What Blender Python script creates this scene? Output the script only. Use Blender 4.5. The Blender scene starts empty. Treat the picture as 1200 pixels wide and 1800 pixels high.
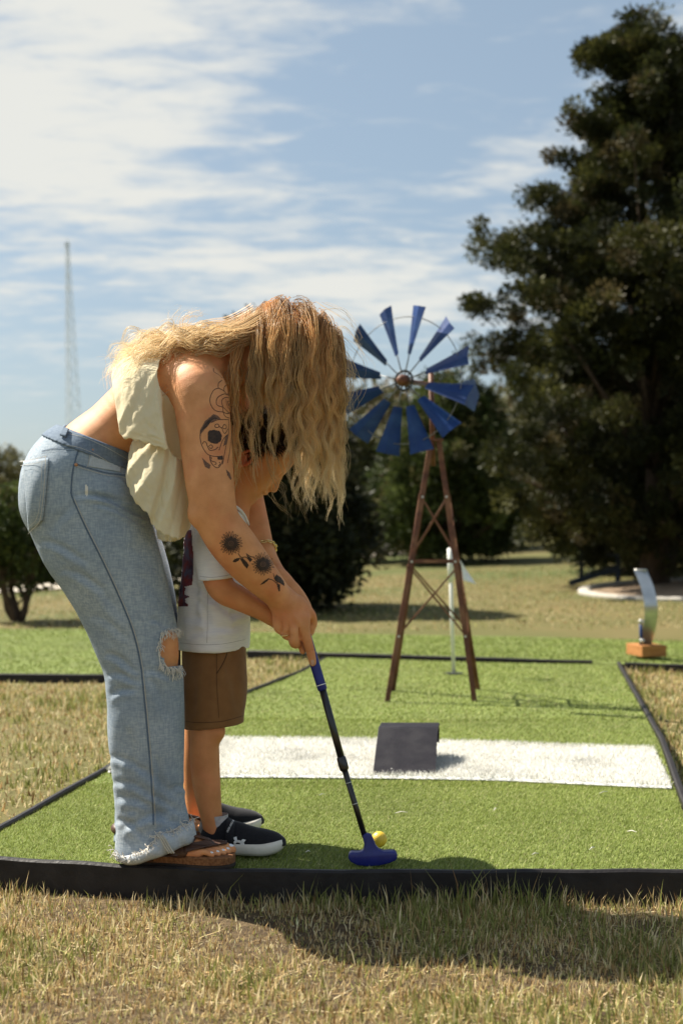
import bpy, bmesh, math, random
import numpy as np
from mathutils import Vector, Matrix

random.seed(7)
RNG = np.random.default_rng(11)
SC = bpy.context.scene
COL = SC.collection
R = math.radians

# ------------------------------------------------------------------ camera
FPX, CAM_H, HOR = 2400.0, 0.78, 940.0       # focal length in photo pixels, eye height, horizon row
cam_data = bpy.data.cameras.new("camera")
cam = bpy.data.objects.new("camera", cam_data)
COL.objects.link(cam)
cam.location = (0, 0, CAM_H)
cam.rotation_euler = (R(90), 0, 0)
cam_data.sensor_fit = 'VERTICAL'
cam_data.sensor_height = 36.0
cam_data.lens = 36.0 * FPX / 1800.0
cam_data.shift_y = (HOR - 900.0) / 1800.0
cam_data.clip_start = 0.05
cam_data.clip_end = 2000.0
cam_data.dof.use_dof = True
cam_data.dof.focus_distance = 3.25
cam_data.dof.aperture_fstop = 3.6
SC.camera = cam

# ------------------------------------------------------------------ sky and sun
SUN_EL, SUN_AZ = R(49), R(31)     # azimuth: sun stands on the left (-X), turned 31 deg towards +Y
to_sun = Vector((-math.cos(SUN_EL) * math.cos(SUN_AZ), math.cos(SUN_EL) * math.sin(SUN_AZ), math.sin(SUN_EL)))
world = bpy.data.worlds.new("World")
SC.world = world
world.use_nodes = True
wn, wl = world.node_tree.nodes, world.node_tree.links
wn.clear()


def wnode(t, **kw):
    n = wn.new(t)
    for k, v in kw.items():
        setattr(n, k, v)
    return n


sky = wnode('ShaderNodeTexSky', sky_type='NISHITA')
sky.sun_disc = False
sky.sun_elevation = SUN_EL
sky.sun_rotation = math.atan2(to_sun.x, to_sun.y)
sky.air_density = 1.0
sky.dust_density = 1.6
sky.ozone_density = 1.0
tc = wnode('ShaderNodeTexCoord')
sep = wnode('ShaderNodeSeparateXYZ')
wl.new(tc.outputs['Generated'], sep.inputs[0])


def wmath(op, a, b=None, c=None):
    n = wnode('ShaderNodeMath', operation=op)
    for i, v in enumerate((a, b, c)):
        if v is None:
            continue
        if isinstance(v, (int, float)):
            n.inputs[i].default_value = v
        else:
            wl.new(v, n.inputs[i])
    return n.outputs[0]


# cloud layer: the view direction projected on a high flat deck (u along x, v away from us)
zz = wmath('MAXIMUM', sep.outputs[2], 0.02)
zz = wmath('ADD', zz, 0.10)
u = wmath('DIVIDE', sep.outputs[0], zz)
v = wmath('DIVIDE', sep.outputs[1], zz)
comb = wnode('ShaderNodeCombineXYZ')
wl.new(u, comb.inputs[0])
wl.new(v, comb.inputs[1])


def bank(cu, cv, ru, rv, rot, amount):
    """a soft elliptical cloud bank at deck position cu, cv"""
    du, dv = wmath('SUBTRACT', u, cu), wmath('SUBTRACT', v, cv)
    c_, s_ = math.cos(rot), math.sin(rot)
    a_ = wmath('DIVIDE', wmath('ADD', wmath('MULTIPLY', du, c_), wmath('MULTIPLY', dv, s_)), ru)
    b_ = wmath('DIVIDE', wmath('SUBTRACT', wmath('MULTIPLY', dv, c_), wmath('MULTIPLY', du, s_)), rv)
    r2 = wmath('ADD', wmath('MULTIPLY', a_, a_), wmath('MULTIPLY', b_, b_))
    return wmath('MULTIPLY', wmath('POWER', 2.718, wmath('MULTIPLY', r2, -1.0)), amount)


def cloud_noise(scale, sx, sy, rot, detail, rough, dist, seed):
    mp = wnode('ShaderNodeMapping')
    mp.inputs['Rotation'].default_value = (0, 0, rot)
    mp.inputs['Scale'].default_value = (sx, sy, 1)
    mp.inputs['Location'].default_value = (seed, seed * 0.7, seed * 1.3)
    wl.new(comb.outputs[0], mp.inputs[0])
    n = wnode('ShaderNodeTexNoise')
    n.inputs['Scale'].default_value = scale
    n.inputs['Detail'].default_value = detail
    n.inputs['Roughness'].default_value = rough
    n.inputs['Distortion'].default_value = dist
    wl.new(mp.outputs[0], n.inputs['Vector'])
    return n.outputs['Fac']


big = cloud_noise(1.1, 1.0, 1.0, R(20), 2, 0.5, 0.2, 3.1)
puff = cloud_noise(4.4, 0.75, 1.25, R(-8), 8, 0.56, 0.25, 1.7)
fine = cloud_noise(8.5, 0.75, 1.45, R(-14), 8, 0.60, 0.45, 5.2)
dens = wmath('ADD', wmath('MULTIPLY', puff, 0.85), wmath('MULTIPLY', fine, 0.66))
dens = wmath('ADD', dens, wmath('MULTIPLY', big, 0.30))
for args in ((-0.62, 2.42, 0.46, 0.62, R(12), 0.40), (-0.15, 1.95, 0.30, 0.22, R(0), 0.16), (0.02, 3.55, 0.55, 0.48, R(-8), 0.24), (0.42, 2.62, 0.30, 0.20, R(-20), 0.17), (0.12, 2.25, 0.22, 0.55, R(0), -0.16),
             (-2.6, 3.4, 1.0, 0.9, R(0), 0.3), (2.4, 1.6, 0.9, 0.8, R(30), 0.3), (-1.5, -1.2, 1.0, 0.9, R(10), 0.3), (1.0, -2.0, 1.2, 0.9, R(0), 0.3)):
    dens = wmath('ADD', dens, bank(*args))
cov = wnode('ShaderNodeMapRange', interpolation_type='SMOOTHSTEP')
cov.inputs['From Min'].default_value = 0.88
cov.inputs['From Max'].default_value = 1.30
wl.new(dens, cov.inputs['Value'])
hz = wnode('ShaderNodeMapRange', interpolation_type='SMOOTHSTEP')      # clouds thin out near the horizon
hz.inputs['From Min'].default_value = 0.03
hz.inputs['From Max'].default_value = 0.15
wl.new(sep.outputs[2], hz.inputs['Value'])
fac = wmath('MULTIPLY', cov.outputs[0], hz.outputs[0])
fac = wmath('MULTIPLY', fac, 0.96)
mixc = wnode('ShaderNodeMix', data_type='RGBA')
wl.new(fac, mixc.inputs['Factor'])
# a thin high veil greys the blue of the open sky
veil = wnode('ShaderNodeMix', data_type='RGBA')
veil.inputs['Factor'].default_value = 0.45
wl.new(sky.outputs[0], veil.inputs[6])
veil.inputs[7].default_value = (3.6, 4.6, 5.2, 1)
wl.new(veil.outputs[2], mixc.inputs[6])
mixc.inputs[7].default_value = (6.9, 6.9, 6.5, 1)
bg = wnode('ShaderNodeBackground')
bg.inputs['Strength'].default_value = 0.0525
wl.new(mixc.outputs[2], bg.inputs['Color'])
wo = wnode('ShaderNodeOutputWorld')
wl.new(bg.outputs[0], wo.inputs['Surface'])

sun_data = bpy.data.lights.new("sun", 'SUN')
sun_data.energy = 5.0
sun_data.angle = R(0.53)
sun_data.color = (1.0, 0.93, 0.80)
sun = bpy.data.objects.new("sun", sun_data)
COL.objects.link(sun)
sun.location = (-20, 10, 30)
sun.rotation_euler = to_sun.to_track_quat('Z', 'Y').to_euler()

SC.view_settings.view_transform = 'Standard'
SC.view_settings.look = 'None'
SC.view_settings.exposure = 1.2
SC.view_settings.gamma = 1.0
SC.cycles.max_bounces = 14
SC.cycles.diffuse_bounces = 10
SC.cycles.transmission_bounces = 10
SC.cycles.transparent_max_bounces = 32
SC.cycles.use_denoising = True


# ------------------------------------------------------------------ helpers
def U(px, py, Y):
    """point at distance Y that the photo shows at pixel px, py"""
    return np.array([(px - 600.0) / FPX * Y, Y, CAM_H - (py - HOR) / FPX * Y])


def G(px, py, z=0.0):
    """point on the level z that the photo shows at pixel px, py"""
    Y = (CAM_H - z) * FPX / (py - HOR)
    return np.array([(px - 600.0) / FPX * Y, Y, z])


def PXM(r, Y):
    return r * Y / FPX


def set_props(o, label=None, cat=None, group=None, kind=None):
    if label: o['label'] = label
    if cat: o['category'] = cat
    if group: o['group'] = group
    if kind: o['kind'] = kind
    return o


def link(o, parent=None):
    COL.objects.link(o)
    if parent is not None:
        o.parent = parent
        o.matrix_parent_inverse = Matrix.LocRotScale(parent.location, parent.rotation_euler, parent.scale).inverted() if parent.parent is None else Matrix.Identity(4)
    return o


def empty(name, loc, label, cat, group=None):
    o = bpy.data.objects.new(name, None)
    o.location = loc
    o.empty_display_size = 0.1
    COL.objects.link(o)
    return set_props(o, label, cat, group)


def mesh_np(name, V, F, mat=None, parent=None, smooth=True, color=None):
    """one mesh object from numpy arrays; F is (n,3) or (n,4), or a list of such arrays"""
    Fs = F if isinstance(F, list) else [F]
    V = np.asarray(V, dtype=np.float32)
    me = bpy.data.meshes.new(name)
    me.vertices.add(len(V))
    me.vertices.foreach_set('co', V.ravel())
    idx = np.concatenate([np.asarray(f, dtype=np.int32).ravel() for f in Fs])
    sizes = np.concatenate([np.full(len(f), np.asarray(f).shape[1], dtype=np.int32) for f in Fs])
    starts = np.concatenate([[0], np.cumsum(sizes)[:-1]]).astype(np.int32)
    me.loops.add(len(idx))
    me.loops.foreach_set('vertex_index', idx)
    me.polygons.add(len(sizes))
    me.polygons.foreach_set('loop_start', starts)
    me.polygons.foreach_set('loop_total', sizes)
    me.polygons.foreach_set('use_smooth', np.full(len(sizes), smooth, dtype=bool))
    if color is not None:
        a = me.color_attributes.new('Col', 'FLOAT_COLOR', 'POINT')
        c = np.ones((len(V), 4), dtype=np.float32)
        c[:, :3] = color
        a.data.foreach_set('color', c.ravel())
    me.update(calc_edges=True)
    me.validate()
    if mat: me.materials.append(mat)
    o = bpy.data.objects.new(name, me)
    return link(o, parent)


class MB:
    """collects simple solids and links them as one mesh"""
    def __init__(s):
        s.v, s.f = [], []

    def add(s, V, F):
        n = len(s.v)
        s.v += [tuple(map(float, p)) for p in V]
        s.f += [tuple(i + n for i in q) for q in F]

    def box(s, c, d, rot=None):
        c = np.array(c, float); d = np.array(d, float) / 2
        P = np.array([[x, y, z] for x in (-1, 1) for y in (-1, 1) for z in (-1, 1)], float) * d
        if rot is not None:
            P = P @ np.array(rot.to_3x3()).T
        s.add(P + c, [(0, 1, 3, 2), (4, 6, 7, 5), (0, 4, 5, 1), (2, 3, 7, 6), (0, 2, 6, 4), (1, 5, 7, 3)])

    def bar(s, a, b, w, t, up=(0, 0, 1)):
        """rectangular bar from a to b, width w across, thickness t"""
        a, b = Vector(a), Vector(b)
        d = (b - a).normalized()
        u = Vector(up)
        x = d.cross(u)
        if x.length < 1e-4: x = d.cross(Vector((0, 1, 0)))
        x.normalize(); y = x.cross(d)
        P = [p + x * (i * w / 2) + y * (j * t / 2) for p in (a, b) for i, j in ((-1, -1), (1, -1), (1, 1), (-1, 1))]
        s.add(P, [(3, 2, 1, 0), (4, 5, 6, 7), (0, 1, 5, 4), (1, 2, 6, 5), (2, 3, 7, 6), (3, 0, 4, 7)])

    def tube(s, pts, rad, n=8, cap=True, flat=1.0):
        pts = [Vector(p) for p in pts]
        rad = rad if hasattr(rad, '__len__') else [rad] * len(pts)
        V, F = [], []
        prev = None
        for i, p in enumerate(pts):
            d = (pts[min(i + 1, len(pts) - 1)] - pts[max(i - 1, 0)]).normalized()
            if prev is None:
                x = d.cross(Vector((0, 0, 1)))
                if x.length < 1e-3: x = d.cross(Vector((0, 1, 0)))
            else:
                x = prev - d * prev.dot(d)
            x.normalize(); prev = x
            y = d.cross(x)
            for k in range(n):
                a = 2 * math.pi * k / n
                V.append(p + (x * math.cos(a) + y * math.sin(a) * flat) * rad[i])
        for i in range(len(pts) - 1):
            for k in range(n):
                F.append((i * n + k, i * n + (k + 1) % n, (i + 1) * n + (k + 1) % n, (i + 1) * n + k))
        if cap:
            F.append(tuple(range(n))[::-1]); F.append(tuple(range((len(pts) - 1) * n, len(pts) * n)))
        s.add(V, F)

    def lathe(s, prof, c, n=24, axis=None):
        """prof: (radius, height) pairs round the axis through c"""
        M = Matrix.Identity(3) if axis is None else Vector(axis).to_track_quat('Z', 'Y').to_matrix()
        V, F = [], []
        for r, h in prof:
            for k in range(n):
                a = 2 * math.pi * k / n
                V.append(Vector(c) + M @ Vector((r * math.cos(a), r * math.sin(a), h)))
        for i in range(len(prof) - 1):
            for k in range(n):
                F.append((i * n + k, i * n + (k + 1) % n, (i + 1) * n + (k + 1) % n, (i + 1) * n + k))
        s.add(V, F)

    def build(s, name, mat, parent=None, smooth=False, bevel=0.0):
        me = bpy.data.meshes.new(name)
        me.from_pydata(s.v, [], s.f)
        me.update()
        if smooth:
            for p in me.polygons: p.use_smooth = True
        me.materials.append(mat)
        o = bpy.data.objects.new(name, me)
        link(o, parent)
        if bevel:
            m = o.modifiers.new('bevel', 'BEVEL'); m.width = bevel; m.segments = 2; m.limit_method = 'ANGLE'
        return o


# value noise, vectorised
_perm = RNG.random((64, 64, 64)).astype(np.float32)


def vnoise(P, s=1.0):
    P = np.asarray(P, dtype=np.float32) * s + 100.0
    i = np.floor(P).astype(np.int32)
    f = P - i
    f = f * f * (3 - 2 * f)
    i &= 63
    j = (i + 1) & 63
    o = 0
    for a, (X, wx) in enumerate(((i[:, 0], 1 - f[:, 0]), (j[:, 0], f[:, 0]))):
        for (Yv, wy) in ((i[:, 1], 1 - f[:, 1]), (j[:, 1], f[:, 1])):
            for (Z, wz) in ((i[:, 2], 1 - f[:, 2]), (j[:, 2], f[:, 2])):
                o = o + _perm[X, Yv, Z] * wx * wy * wz
    return o * 2 - 1


# ------------------------------------------------------------------ materials
def material(name):
    m = bpy.data.materials.new(name)
    m.use_nodes = True
    nt = m.node_tree
    b = nt.nodes['Principled BSDF']
    return m, nt, b


def N(nt, t, **kw):
    n = nt.nodes.new(t)
    for k, v in kw.items():
        setattr(n, k, v)
    return n


def mat_noise(name, c1, c2, scale=8, rough=0.7, bump=0.0, bscale=None, detail=4, coord='Object', spec=0.3, metal=0.0, stretch=None, c3=None, scale3=1.5):
    """two colours mixed by noise, optional third by a broader noise, and fine relief"""
    m, nt, b = material(name)
    t = N(nt, 'ShaderNodeTexCoord')
    src = t.outputs[coord]
    if stretch:
        mp = N(nt, 'ShaderNodeMapping'); mp.inputs['Scale'].default_value = stretch
        nt.links.new(src, mp.inputs[0]); src = mp.outputs[0]
    n = N(nt, 'ShaderNodeTexNoise'); n.inputs['Scale'].default_value = scale; n.inputs['Detail'].default_value = detail
    nt.links.new(src, n.inputs['Vector'])
    r = N(nt, 'ShaderNodeValToRGB')
    r.color_ramp.elements[0].position = 0.32; r.color_ramp.elements[1].position = 0.68
    r.color_ramp.elements[0].color = (*c1, 1); r.color_ramp.elements[1].color = (*c2, 1)
    nt.links.new(n.outputs['Fac'], r.inputs[0])
    out = r.outputs[0]
    if c3:
        n3 = N(nt, 'ShaderNodeTexNoise'); n3.inputs['Scale'].default_value = scale3; n3.inputs['Detail'].default_value = 3
        nt.links.new(src, n3.inputs['Vector'])
        mr = N(nt, 'ShaderNodeMapRange'); mr.inputs['From Min'].default_value = 0.45; mr.inputs['From Max'].default_value = 0.65
        nt.links.new(n3.outputs['Fac'], mr.inputs['Value'])
        mx = N(nt, 'ShaderNodeMix', data_type='RGBA')
        nt.links.new(mr.outputs[0], mx.inputs['Factor']); nt.links.new(out, mx.inputs[6]); mx.inputs[7].default_value = (*c3, 1)
        out = mx.outputs[2]
    nt.links.new(out, b.inputs['Base Color'])
    b.inputs['Roughness'].default_value = rough
    b.inputs['Specular IOR Level'].default_value = spec
    b.inputs['Metallic'].default_value = metal
    if bump:
        nb = N(nt, 'ShaderNodeTexNoise'); nb.inputs['Scale'].default_value = bscale or scale * 4; nb.inputs['Detail'].default_value = 5
        nt.links.new(src, nb.inputs['Vector'])
        bp = N(nt, 'ShaderNodeBump'); bp.inputs['Strength'].default_value = bump; bp.inputs['Distance'].default_value = 0.01
        nt.links.new(nb.outputs['Fac'], bp.inputs['Height'])
        nt.links.new(bp.outputs[0], b.inputs['Normal'])
    return m


def mat_attr(name, rough=0.7, trans=0.0, spec=0.2, clear=0.0):
    """colour from the mesh's own colour attribute, with some light let through for leaves and hair"""
    m, nt, b = material(name)
    a = N(nt, 'ShaderNodeAttribute'); a.attribute_name = 'Col'
    nt.links.new(a.outputs['Color'], b.inputs['Base Color'])
    b.inputs['Roughness'].default_value = rough
    b.inputs['Specular IOR Level'].default_value = spec
    if trans:
        tr = N(nt, 'ShaderNodeBsdfTranslucent')
        nt.links.new(a.outputs['Color'], tr.inputs['Color'])
        mx = N(nt, 'ShaderNodeMixShader'); mx.inputs[0].default_value = trans
        nt.links.new(b.outputs[0], mx.inputs[1]); nt.links.new(tr.outputs[0], mx.inputs[2])
        nt.links.new(mx.outputs[0], nt.nodes['Material Output'].inputs['Surface'])
        if clear:                                  # fine fibres let part of the light straight through
            tp_ = N(nt, 'ShaderNodeBsdfTransparent'); m2 = N(nt, 'ShaderNodeMixShader'); m2.inputs[0].default_value = clear
            nt.links.new(mx.outputs[0], m2.inputs[1]); nt.links.new(tp_.outputs[0], m2.inputs[2])
            nt.links.new(m2.outputs[0], nt.nodes['Material Output'].inputs['Surface'])
    return m


def mat_fabric(name, c1, c2, scale=180, weave=900, rough=0.9, trans=0.0, bump=0.15, stretch=(1, 1, 1)):
    m = mat_noise(name, c1, c2, scale=scale, rough=rough, bump=bump, bscale=weave, spec=0.1, stretch=stretch)
    nt = m.node_tree
    b = nt.nodes['Principled BSDF']
    b.inputs['Sheen Weight'].default_value = 0.15
    if trans:
        tr = N(nt, 'ShaderNodeBsdfTranslucent'); tr.inputs['Color'].default_value = (*c2, 1)
        mx = N(nt, 'ShaderNodeMixShader'); mx.inputs[0].default_value = trans
        nt.links.new(b.outputs[0], mx.inputs[1]); nt.links.new(tr.outputs[0], mx.inputs[2])
        nt.links.new(mx.outputs[0], nt.nodes['Material Output'].inputs['Surface'])
    return m


def mat_skin(name, c1, c2, red=(0.62, 0.19, 0.085)):
    m = mat_noise(name, c1, c2, scale=22, rough=0.58, bump=0.14, bscale=380, spec=0.3, detail=6, c3=red, scale3=13)
    nt = m.node_tree
    b = nt.nodes['Principled BSDF']
    for n in nt.nodes:
        if n.type == 'MAP_RANGE':
            n.inputs['From Min'].default_value = 0.48; n.inputs['From Max'].default_value = 0.9
    b.inputs['Subsurface Weight'].default_value = 0.04
    b.inputs['Subsurface Radius'].default_value = (0.010, 0.004, 0.002)
    b.inputs['Subsurface Scale'].default_value = 0.5
    return m


M = {}
M['lawn'] = mat_noise('dry_lawn', (0.092, 0.085, 0.023), (0.128, 0.101, 0.036), scale=1.1, rough=0.95, bump=0.5, bscale=60, detail=8, c3=(0.060, 0.078, 0.015), scale3=0.28)
M['soil'] = mat_noise('thatch_soil', (0.045, 0.028, 0.015), (0.13, 0.09, 0.045), scale=40, rough=1, bump=0.8, bscale=140)
M['turf'] = mat_noise('turf_backing', (0.125, 0.165, 0.036), (0.175, 0.215, 0.05), scale=120, rough=0.85, bump=0.6, bscale=400, c3=(0.13, 0.16, 0.042), scale3=2.0)
M['blade'] = mat_attr('grass_blades', rough=0.75, trans=0.25)
M['road'] = mat_noise('pale_gravel_road', (0.40, 0.35, 0.28), (0.48, 0.43, 0.36), scale=3, rough=0.95, bump=0.3)
M['white_pile'] = mat_noise('white_turf_base', (0.56, 0.56, 0.54), (0.68, 0.68, 0.66), scale=60, rough=0.9, bump=0.6, bscale=250)
M['rubber'] = mat_noise('black_rubber_edging', (0.012, 0.010, 0.011), (0.022, 0.019, 0.020), scale=20, rough=0.5, bump=0.15, bscale=90)
M['ramp'] = mat_noise('dark_ramp_rubber', (0.009, 0.008, 0.012), (0.014, 0.012, 0.017), scale=30, rough=0.55, bump=0.12, bscale=200, spec=0.18, c3=(0.022, 0.020, 0.024), scale3=14)
M['rust'] = mat_noise('rust_brown_steel', (0.075, 0.024, 0.012), (0.15, 0.05, 0.022), scale=25, rough=0.55, bump=0.2, spec=0.4, c3=(0.19, 0.085, 0.04), scale3=9)
M['bluesteel'] = mat_noise('blue_painted_steel', (0.006, 0.026, 0.11), (0.009, 0.038, 0.16), scale=9, rough=0.42, bump=0.08, bscale=40, spec=0.25, c3=(0.018, 0.055, 0.17), scale3=12)
M['wire'] = mat_noise('grey_wire', (0.12, 0.12, 0.12), (0.2, 0.2, 0.2), scale=30, rough=0.4, metal=0.6)
M['blackmetal'] = mat_noise('black_metal', (0.012, 0.012, 0.013), (0.02, 0.02, 0.02), scale=40, rough=0.35, spec=0.5)
M['bolt'] = mat_noise('zinc_bolt', (0.45, 0.44, 0.42), (0.55, 0.54, 0.5), scale=40, rough=0.4, metal=0.8)
M['white_paint'] = mat_noise('white_plastic', (0.72, 0.72, 0.68), (0.8, 0.8, 0.76), scale=20, rough=0.5)
M['grip'] = mat_noise('blue_rubber_grip', (0.008, 0.014, 0.14), (0.012, 0.02, 0.19), scale=60, rough=0.45, bump=0.05, spec=0.45)
M['shaft'] = mat_noise('black_shaft', (0.012, 0.010, 0.010), (0.018, 0.014, 0.014), scale=60, rough=0.28, spec=0.6)
M['puttersole'] = mat_noise('blue_putter_plastic', (0.007, 0.012, 0.13), (0.01, 0.016, 0.17), scale=40, rough=0.35, spec=0.5)
M['ball'] = mat_noise('yellow_ball', (0.60, 0.40, 0.03), (0.68, 0.47, 0.05), scale=30, rough=0.4, spec=0.5)
M['steel'] = mat_noise('galvanised_sheet', (0.42, 0.43, 0.44), (0.58, 0.59, 0.6), scale=9, rough=0.3, metal=0.85, bump=0.05)
M['wood'] = mat_noise('orange_wood', (0.30, 0.12, 0.035), (0.42, 0.19, 0.06), scale=6, rough=0.7, bump=0.15, stretch=(1, 8, 8))
M['concrete'] = mat_noise('pale_concrete', (0.34, 0.32, 0.28), (0.46, 0.43, 0.38), scale=7, rough=0.9, bump=0.3)
M['mulch'] = mat_noise('planter_soil', (0.20, 0.14, 0.09), (0.34, 0.25, 0.17), scale=9, rough=1.0, bump=0.8, bscale=40)
M['chair'] = mat_noise('navy_chair_paint', (0.012, 0.022, 0.04), (0.02, 0.034, 0.055), scale=9, rough=0.45)
M['tower'] = mat_noise('hazed_pale_tower', (0.55, 0.60, 0.64), (0.62, 0.66, 0.70), scale=0.2, rough=0.7)  # distance haze put into the colour: steel paled towards blue grey
M['bark'] = mat_noise('bark', (0.05, 0.033, 0.022), (0.11, 0.075, 0.05), scale=6, rough=0.95, bump=0.6, stretch=(6, 6, 1))
M['leaf'] = mat_attr('leaves', rough=0.6, trans=0.22, spec=0.25)
M['gloss_leaf'] = mat_attr('glossy_leaves', rough=0.22, trans=0.1, spec=0.6)
M['skin'] = mat_skin('skin_tan', (0.57, 0.245, 0.098), (0.72, 0.335, 0.15))
M['kidskin'] = mat_skin('skin_child', (0.52, 0.215, 0.082), (0.64, 0.28, 0.12))
M['ear'] = mat_skin('skin_ear', (0.55, 0.13, 0.06), (0.6, 0.16, 0.08))
M['lip'] = mat_skin('lip', (0.45, 0.14, 0.10), (0.5, 0.17, 0.12))
M['lid'] = M['lip']
M['tooth'] = mat_noise('tooth', (0.7, 0.66, 0.58), (0.75, 0.7, 0.62), scale=90, rough=0.3)
M['nail'] = mat_noise('nail', (0.55, 0.34, 0.25), (0.6, 0.38, 0.29), scale=80, rough=0.3, spec=0.5)
M['polish'] = mat_noise('white_nail_polish', (0.75, 0.76, 0.8), (0.8, 0.8, 0.84), scale=80, rough=0.25, spec=0.5)
M['ink'] = mat_noise('tattoo_ink', (0.036, 0.024, 0.021), (0.07, 0.043, 0.033), scale=120, rough=0.6, spec=0.2)
M['ink_soft'] = mat_noise('tattoo_shading', (0.13, 0.07, 0.05), (0.19, 0.10, 0.066), scale=160, rough=0.6, spec=0.2)
M['gold'] = mat_noise('gold', (0.75, 0.55, 0.25), (0.85, 0.65, 0.32), scale=80, rough=0.25, metal=1.0)
M['cream'] = mat_fabric('cream_cotton', (0.84, 0.75, 0.53), (0.88, 0.80, 0.59), scale=12, weave=75, trans=0.36, bump=0.25)
M['shirt'] = mat_fabric('heather_white_jersey', (0.80, 0.79, 0.82), (0.90, 0.885, 0.89), scale=40, weave=800, trans=0.12, stretch=(1, 1, 9))
M['shirtprint'] = mat_noise('shirt_print', (0.03, 0.028, 0.055), (0.30, 0.05, 0.05), scale=26, rough=0.9, c3=(0.10, 0.09, 0.15), scale3=40)
M['khaki'] = mat_fabric('brown_twill', (0.19, 0.092, 0.036), (0.23, 0.115, 0.046), scale=30, weave=900)
M['khaki_dark'] = mat_fabric('brown_twill_seam', (0.07, 0.035, 0.016), (0.09, 0.045, 0.02), scale=30, weave=900)
M['sock'] = mat_fabric('grey_sock', (0.38, 0.36, 0.38), (0.48, 0.46, 0.48), scale=120)
M['shoe'] = mat_fabric('black_mesh', (0.010, 0.010, 0.013), (0.022, 0.022, 0.027), scale=400, weave=700, rough=0.8)
M['shoe_grey'] = mat_fabric('grey_heel_lining', (0.24, 0.23, 0.22), (0.34, 0.33, 0.31), scale=200)
M['shoesole'] = mat_noise('cream_foam_sole', (0.62, 0.58, 0.52), (0.72, 0.68, 0.62), scale=30, rough=0.7, bump=0.1)
M['print_white'] = mat_noise('white_print', (0.72, 0.72, 0.72), (0.8, 0.8, 0.8), scale=60, rough=0.6)
M['strap'] = mat_noise('brown_leather', (0.05, 0.022, 0.013), (0.085, 0.038, 0.022), scale=50, rough=0.5, bump=0.15, spec=0.4)
M['cork'] = mat_noise('cork', (0.13, 0.05, 0.02), (0.28, 0.13, 0.055), scale=170, rough=0.9, bump=0.3)
M['solerubber'] = mat_noise('dark_sole', (0.025, 0.018, 0.015), (0.04, 0.028, 0.022), scale=50, rough=0.8)
M['thread'] = mat_fabric('white_fray', (0.66, 0.62, 0.55), (0.76, 0.72, 0.66), scale=90)
M['stitch'] = mat_fabric('pale_stitch', (0.42, 0.40, 0.36), (0.52, 0.50, 0.46), scale=300)
M['seam'] = mat_fabric('dark_denim_seam', (0.09, 0.125, 0.18), (0.13, 0.17, 0.23), scale=300)
M['copper'] = mat_noise('copper_rivet', (0.4, 0.2, 0.11), (0.5, 0.26, 0.15), scale=90, rough=0.35, metal=0.9)
M['hair'] = mat_attr('blonde_hair', rough=0.34, trans=0.5, spec=0.5, clear=0.45)
M['darkhair'] = mat_attr('brown_hair', rough=0.5, trans=0.1, spec=0.35)


def denim(name, c_dark, c_mid, c_light):
    m, nt, b = material(name)
    t = N(nt, 'ShaderNodeTexCoord')
    n = N(nt, 'ShaderNodeTexNoise'); n.inputs['Scale'].default_value = 7; n.inputs['Detail'].default_value = 5
    nt.links.new(t.outputs['Object'], n.inputs['Vector'])
    r = N(nt, 'ShaderNodeValToRGB')
    r.color_ramp.elements[0].position = 0.30; r.color_ramp.elements[1].position = 0.70
    r.color_ramp.elements[0].color = (*c_mid, 1); r.color_ramp.elements[1].color = (*c_light, 1)
    nt.links.new(n.outputs['Fac'], r.inputs[0])
    mp = N(nt, 'ShaderNodeMapping'); mp.inputs['Scale'].default_value = (260, 260, 60); mp.inputs['Rotation'].default_value = (0, R(-18), 0)
    nt.links.new(t.outputs['Object'], mp.inputs[0])
    n2 = N(nt, 'ShaderNodeTexNoise'); n2.inputs['Scale'].default_value = 1.0; n2.inputs['Detail'].default_value = 3
    nt.links.new(mp.outputs[0], n2.inputs['Vector'])
    mp3 = N(nt, 'ShaderNodeMapping'); mp3.inputs['Scale'].default_value = (60, 60, 280); mp3.inputs['Rotation'].default_value = (0, R(-18), 0)
    nt.links.new(t.outputs['Object'], mp3.inputs[0])
    n3 = N(nt, 'ShaderNodeTexNoise'); n3.inputs['Scale'].default_value = 1.0; n3.inputs['Detail'].default_value = 3
    nt.links.new(mp3.outputs[0], n3.inputs['Vector'])
    add = N(nt, 'ShaderNodeMath', operation='ADD'); nt.links.new(n2.outputs['Fac'], add.inputs[0]); nt.links.new(n3.outputs['Fac'], add.inputs[1])
    mr = N(nt, 'ShaderNodeMapRange'); mr.inputs['From Min'].default_value = 0.75; mr.inputs['From Max'].default_value = 1.2
    nt.links.new(add.outputs[0], mr.inputs['Value'])
    mx = N(nt, 'ShaderNodeMix', data_type='RGBA')
    mul = N(nt, 'ShaderNodeMath', operation='MULTIPLY'); mul.inputs[1].default_value = 0.55
    nt.links.new(mr.outputs[0], mul.inputs[0]); nt.links.new(mul.outputs[0], mx.inputs['Factor'])
    mx.inputs[6].default_value = (*c_dark, 1)
    nt.links.new(r.outputs[0], mx.inputs[6])
    mx.inputs[7].default_value = (*c_dark, 1)
    nt.links.new(mx.outputs[2], b.inputs['Base Color'])
    b.inputs['Roughness'].default_value = 0.92
    b.inputs['Specular IOR Level'].default_value = 0.1
    bp = N(nt, 'ShaderNodeBump'); bp.inputs['Strength'].default_value = 0.25; bp.inputs['Distance'].default_value = 0.002
    nt.links.new(add.outputs[0], bp.inputs['Height']); nt.links.new(bp.outputs[0], b.inputs['Normal'])
    return m


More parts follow.
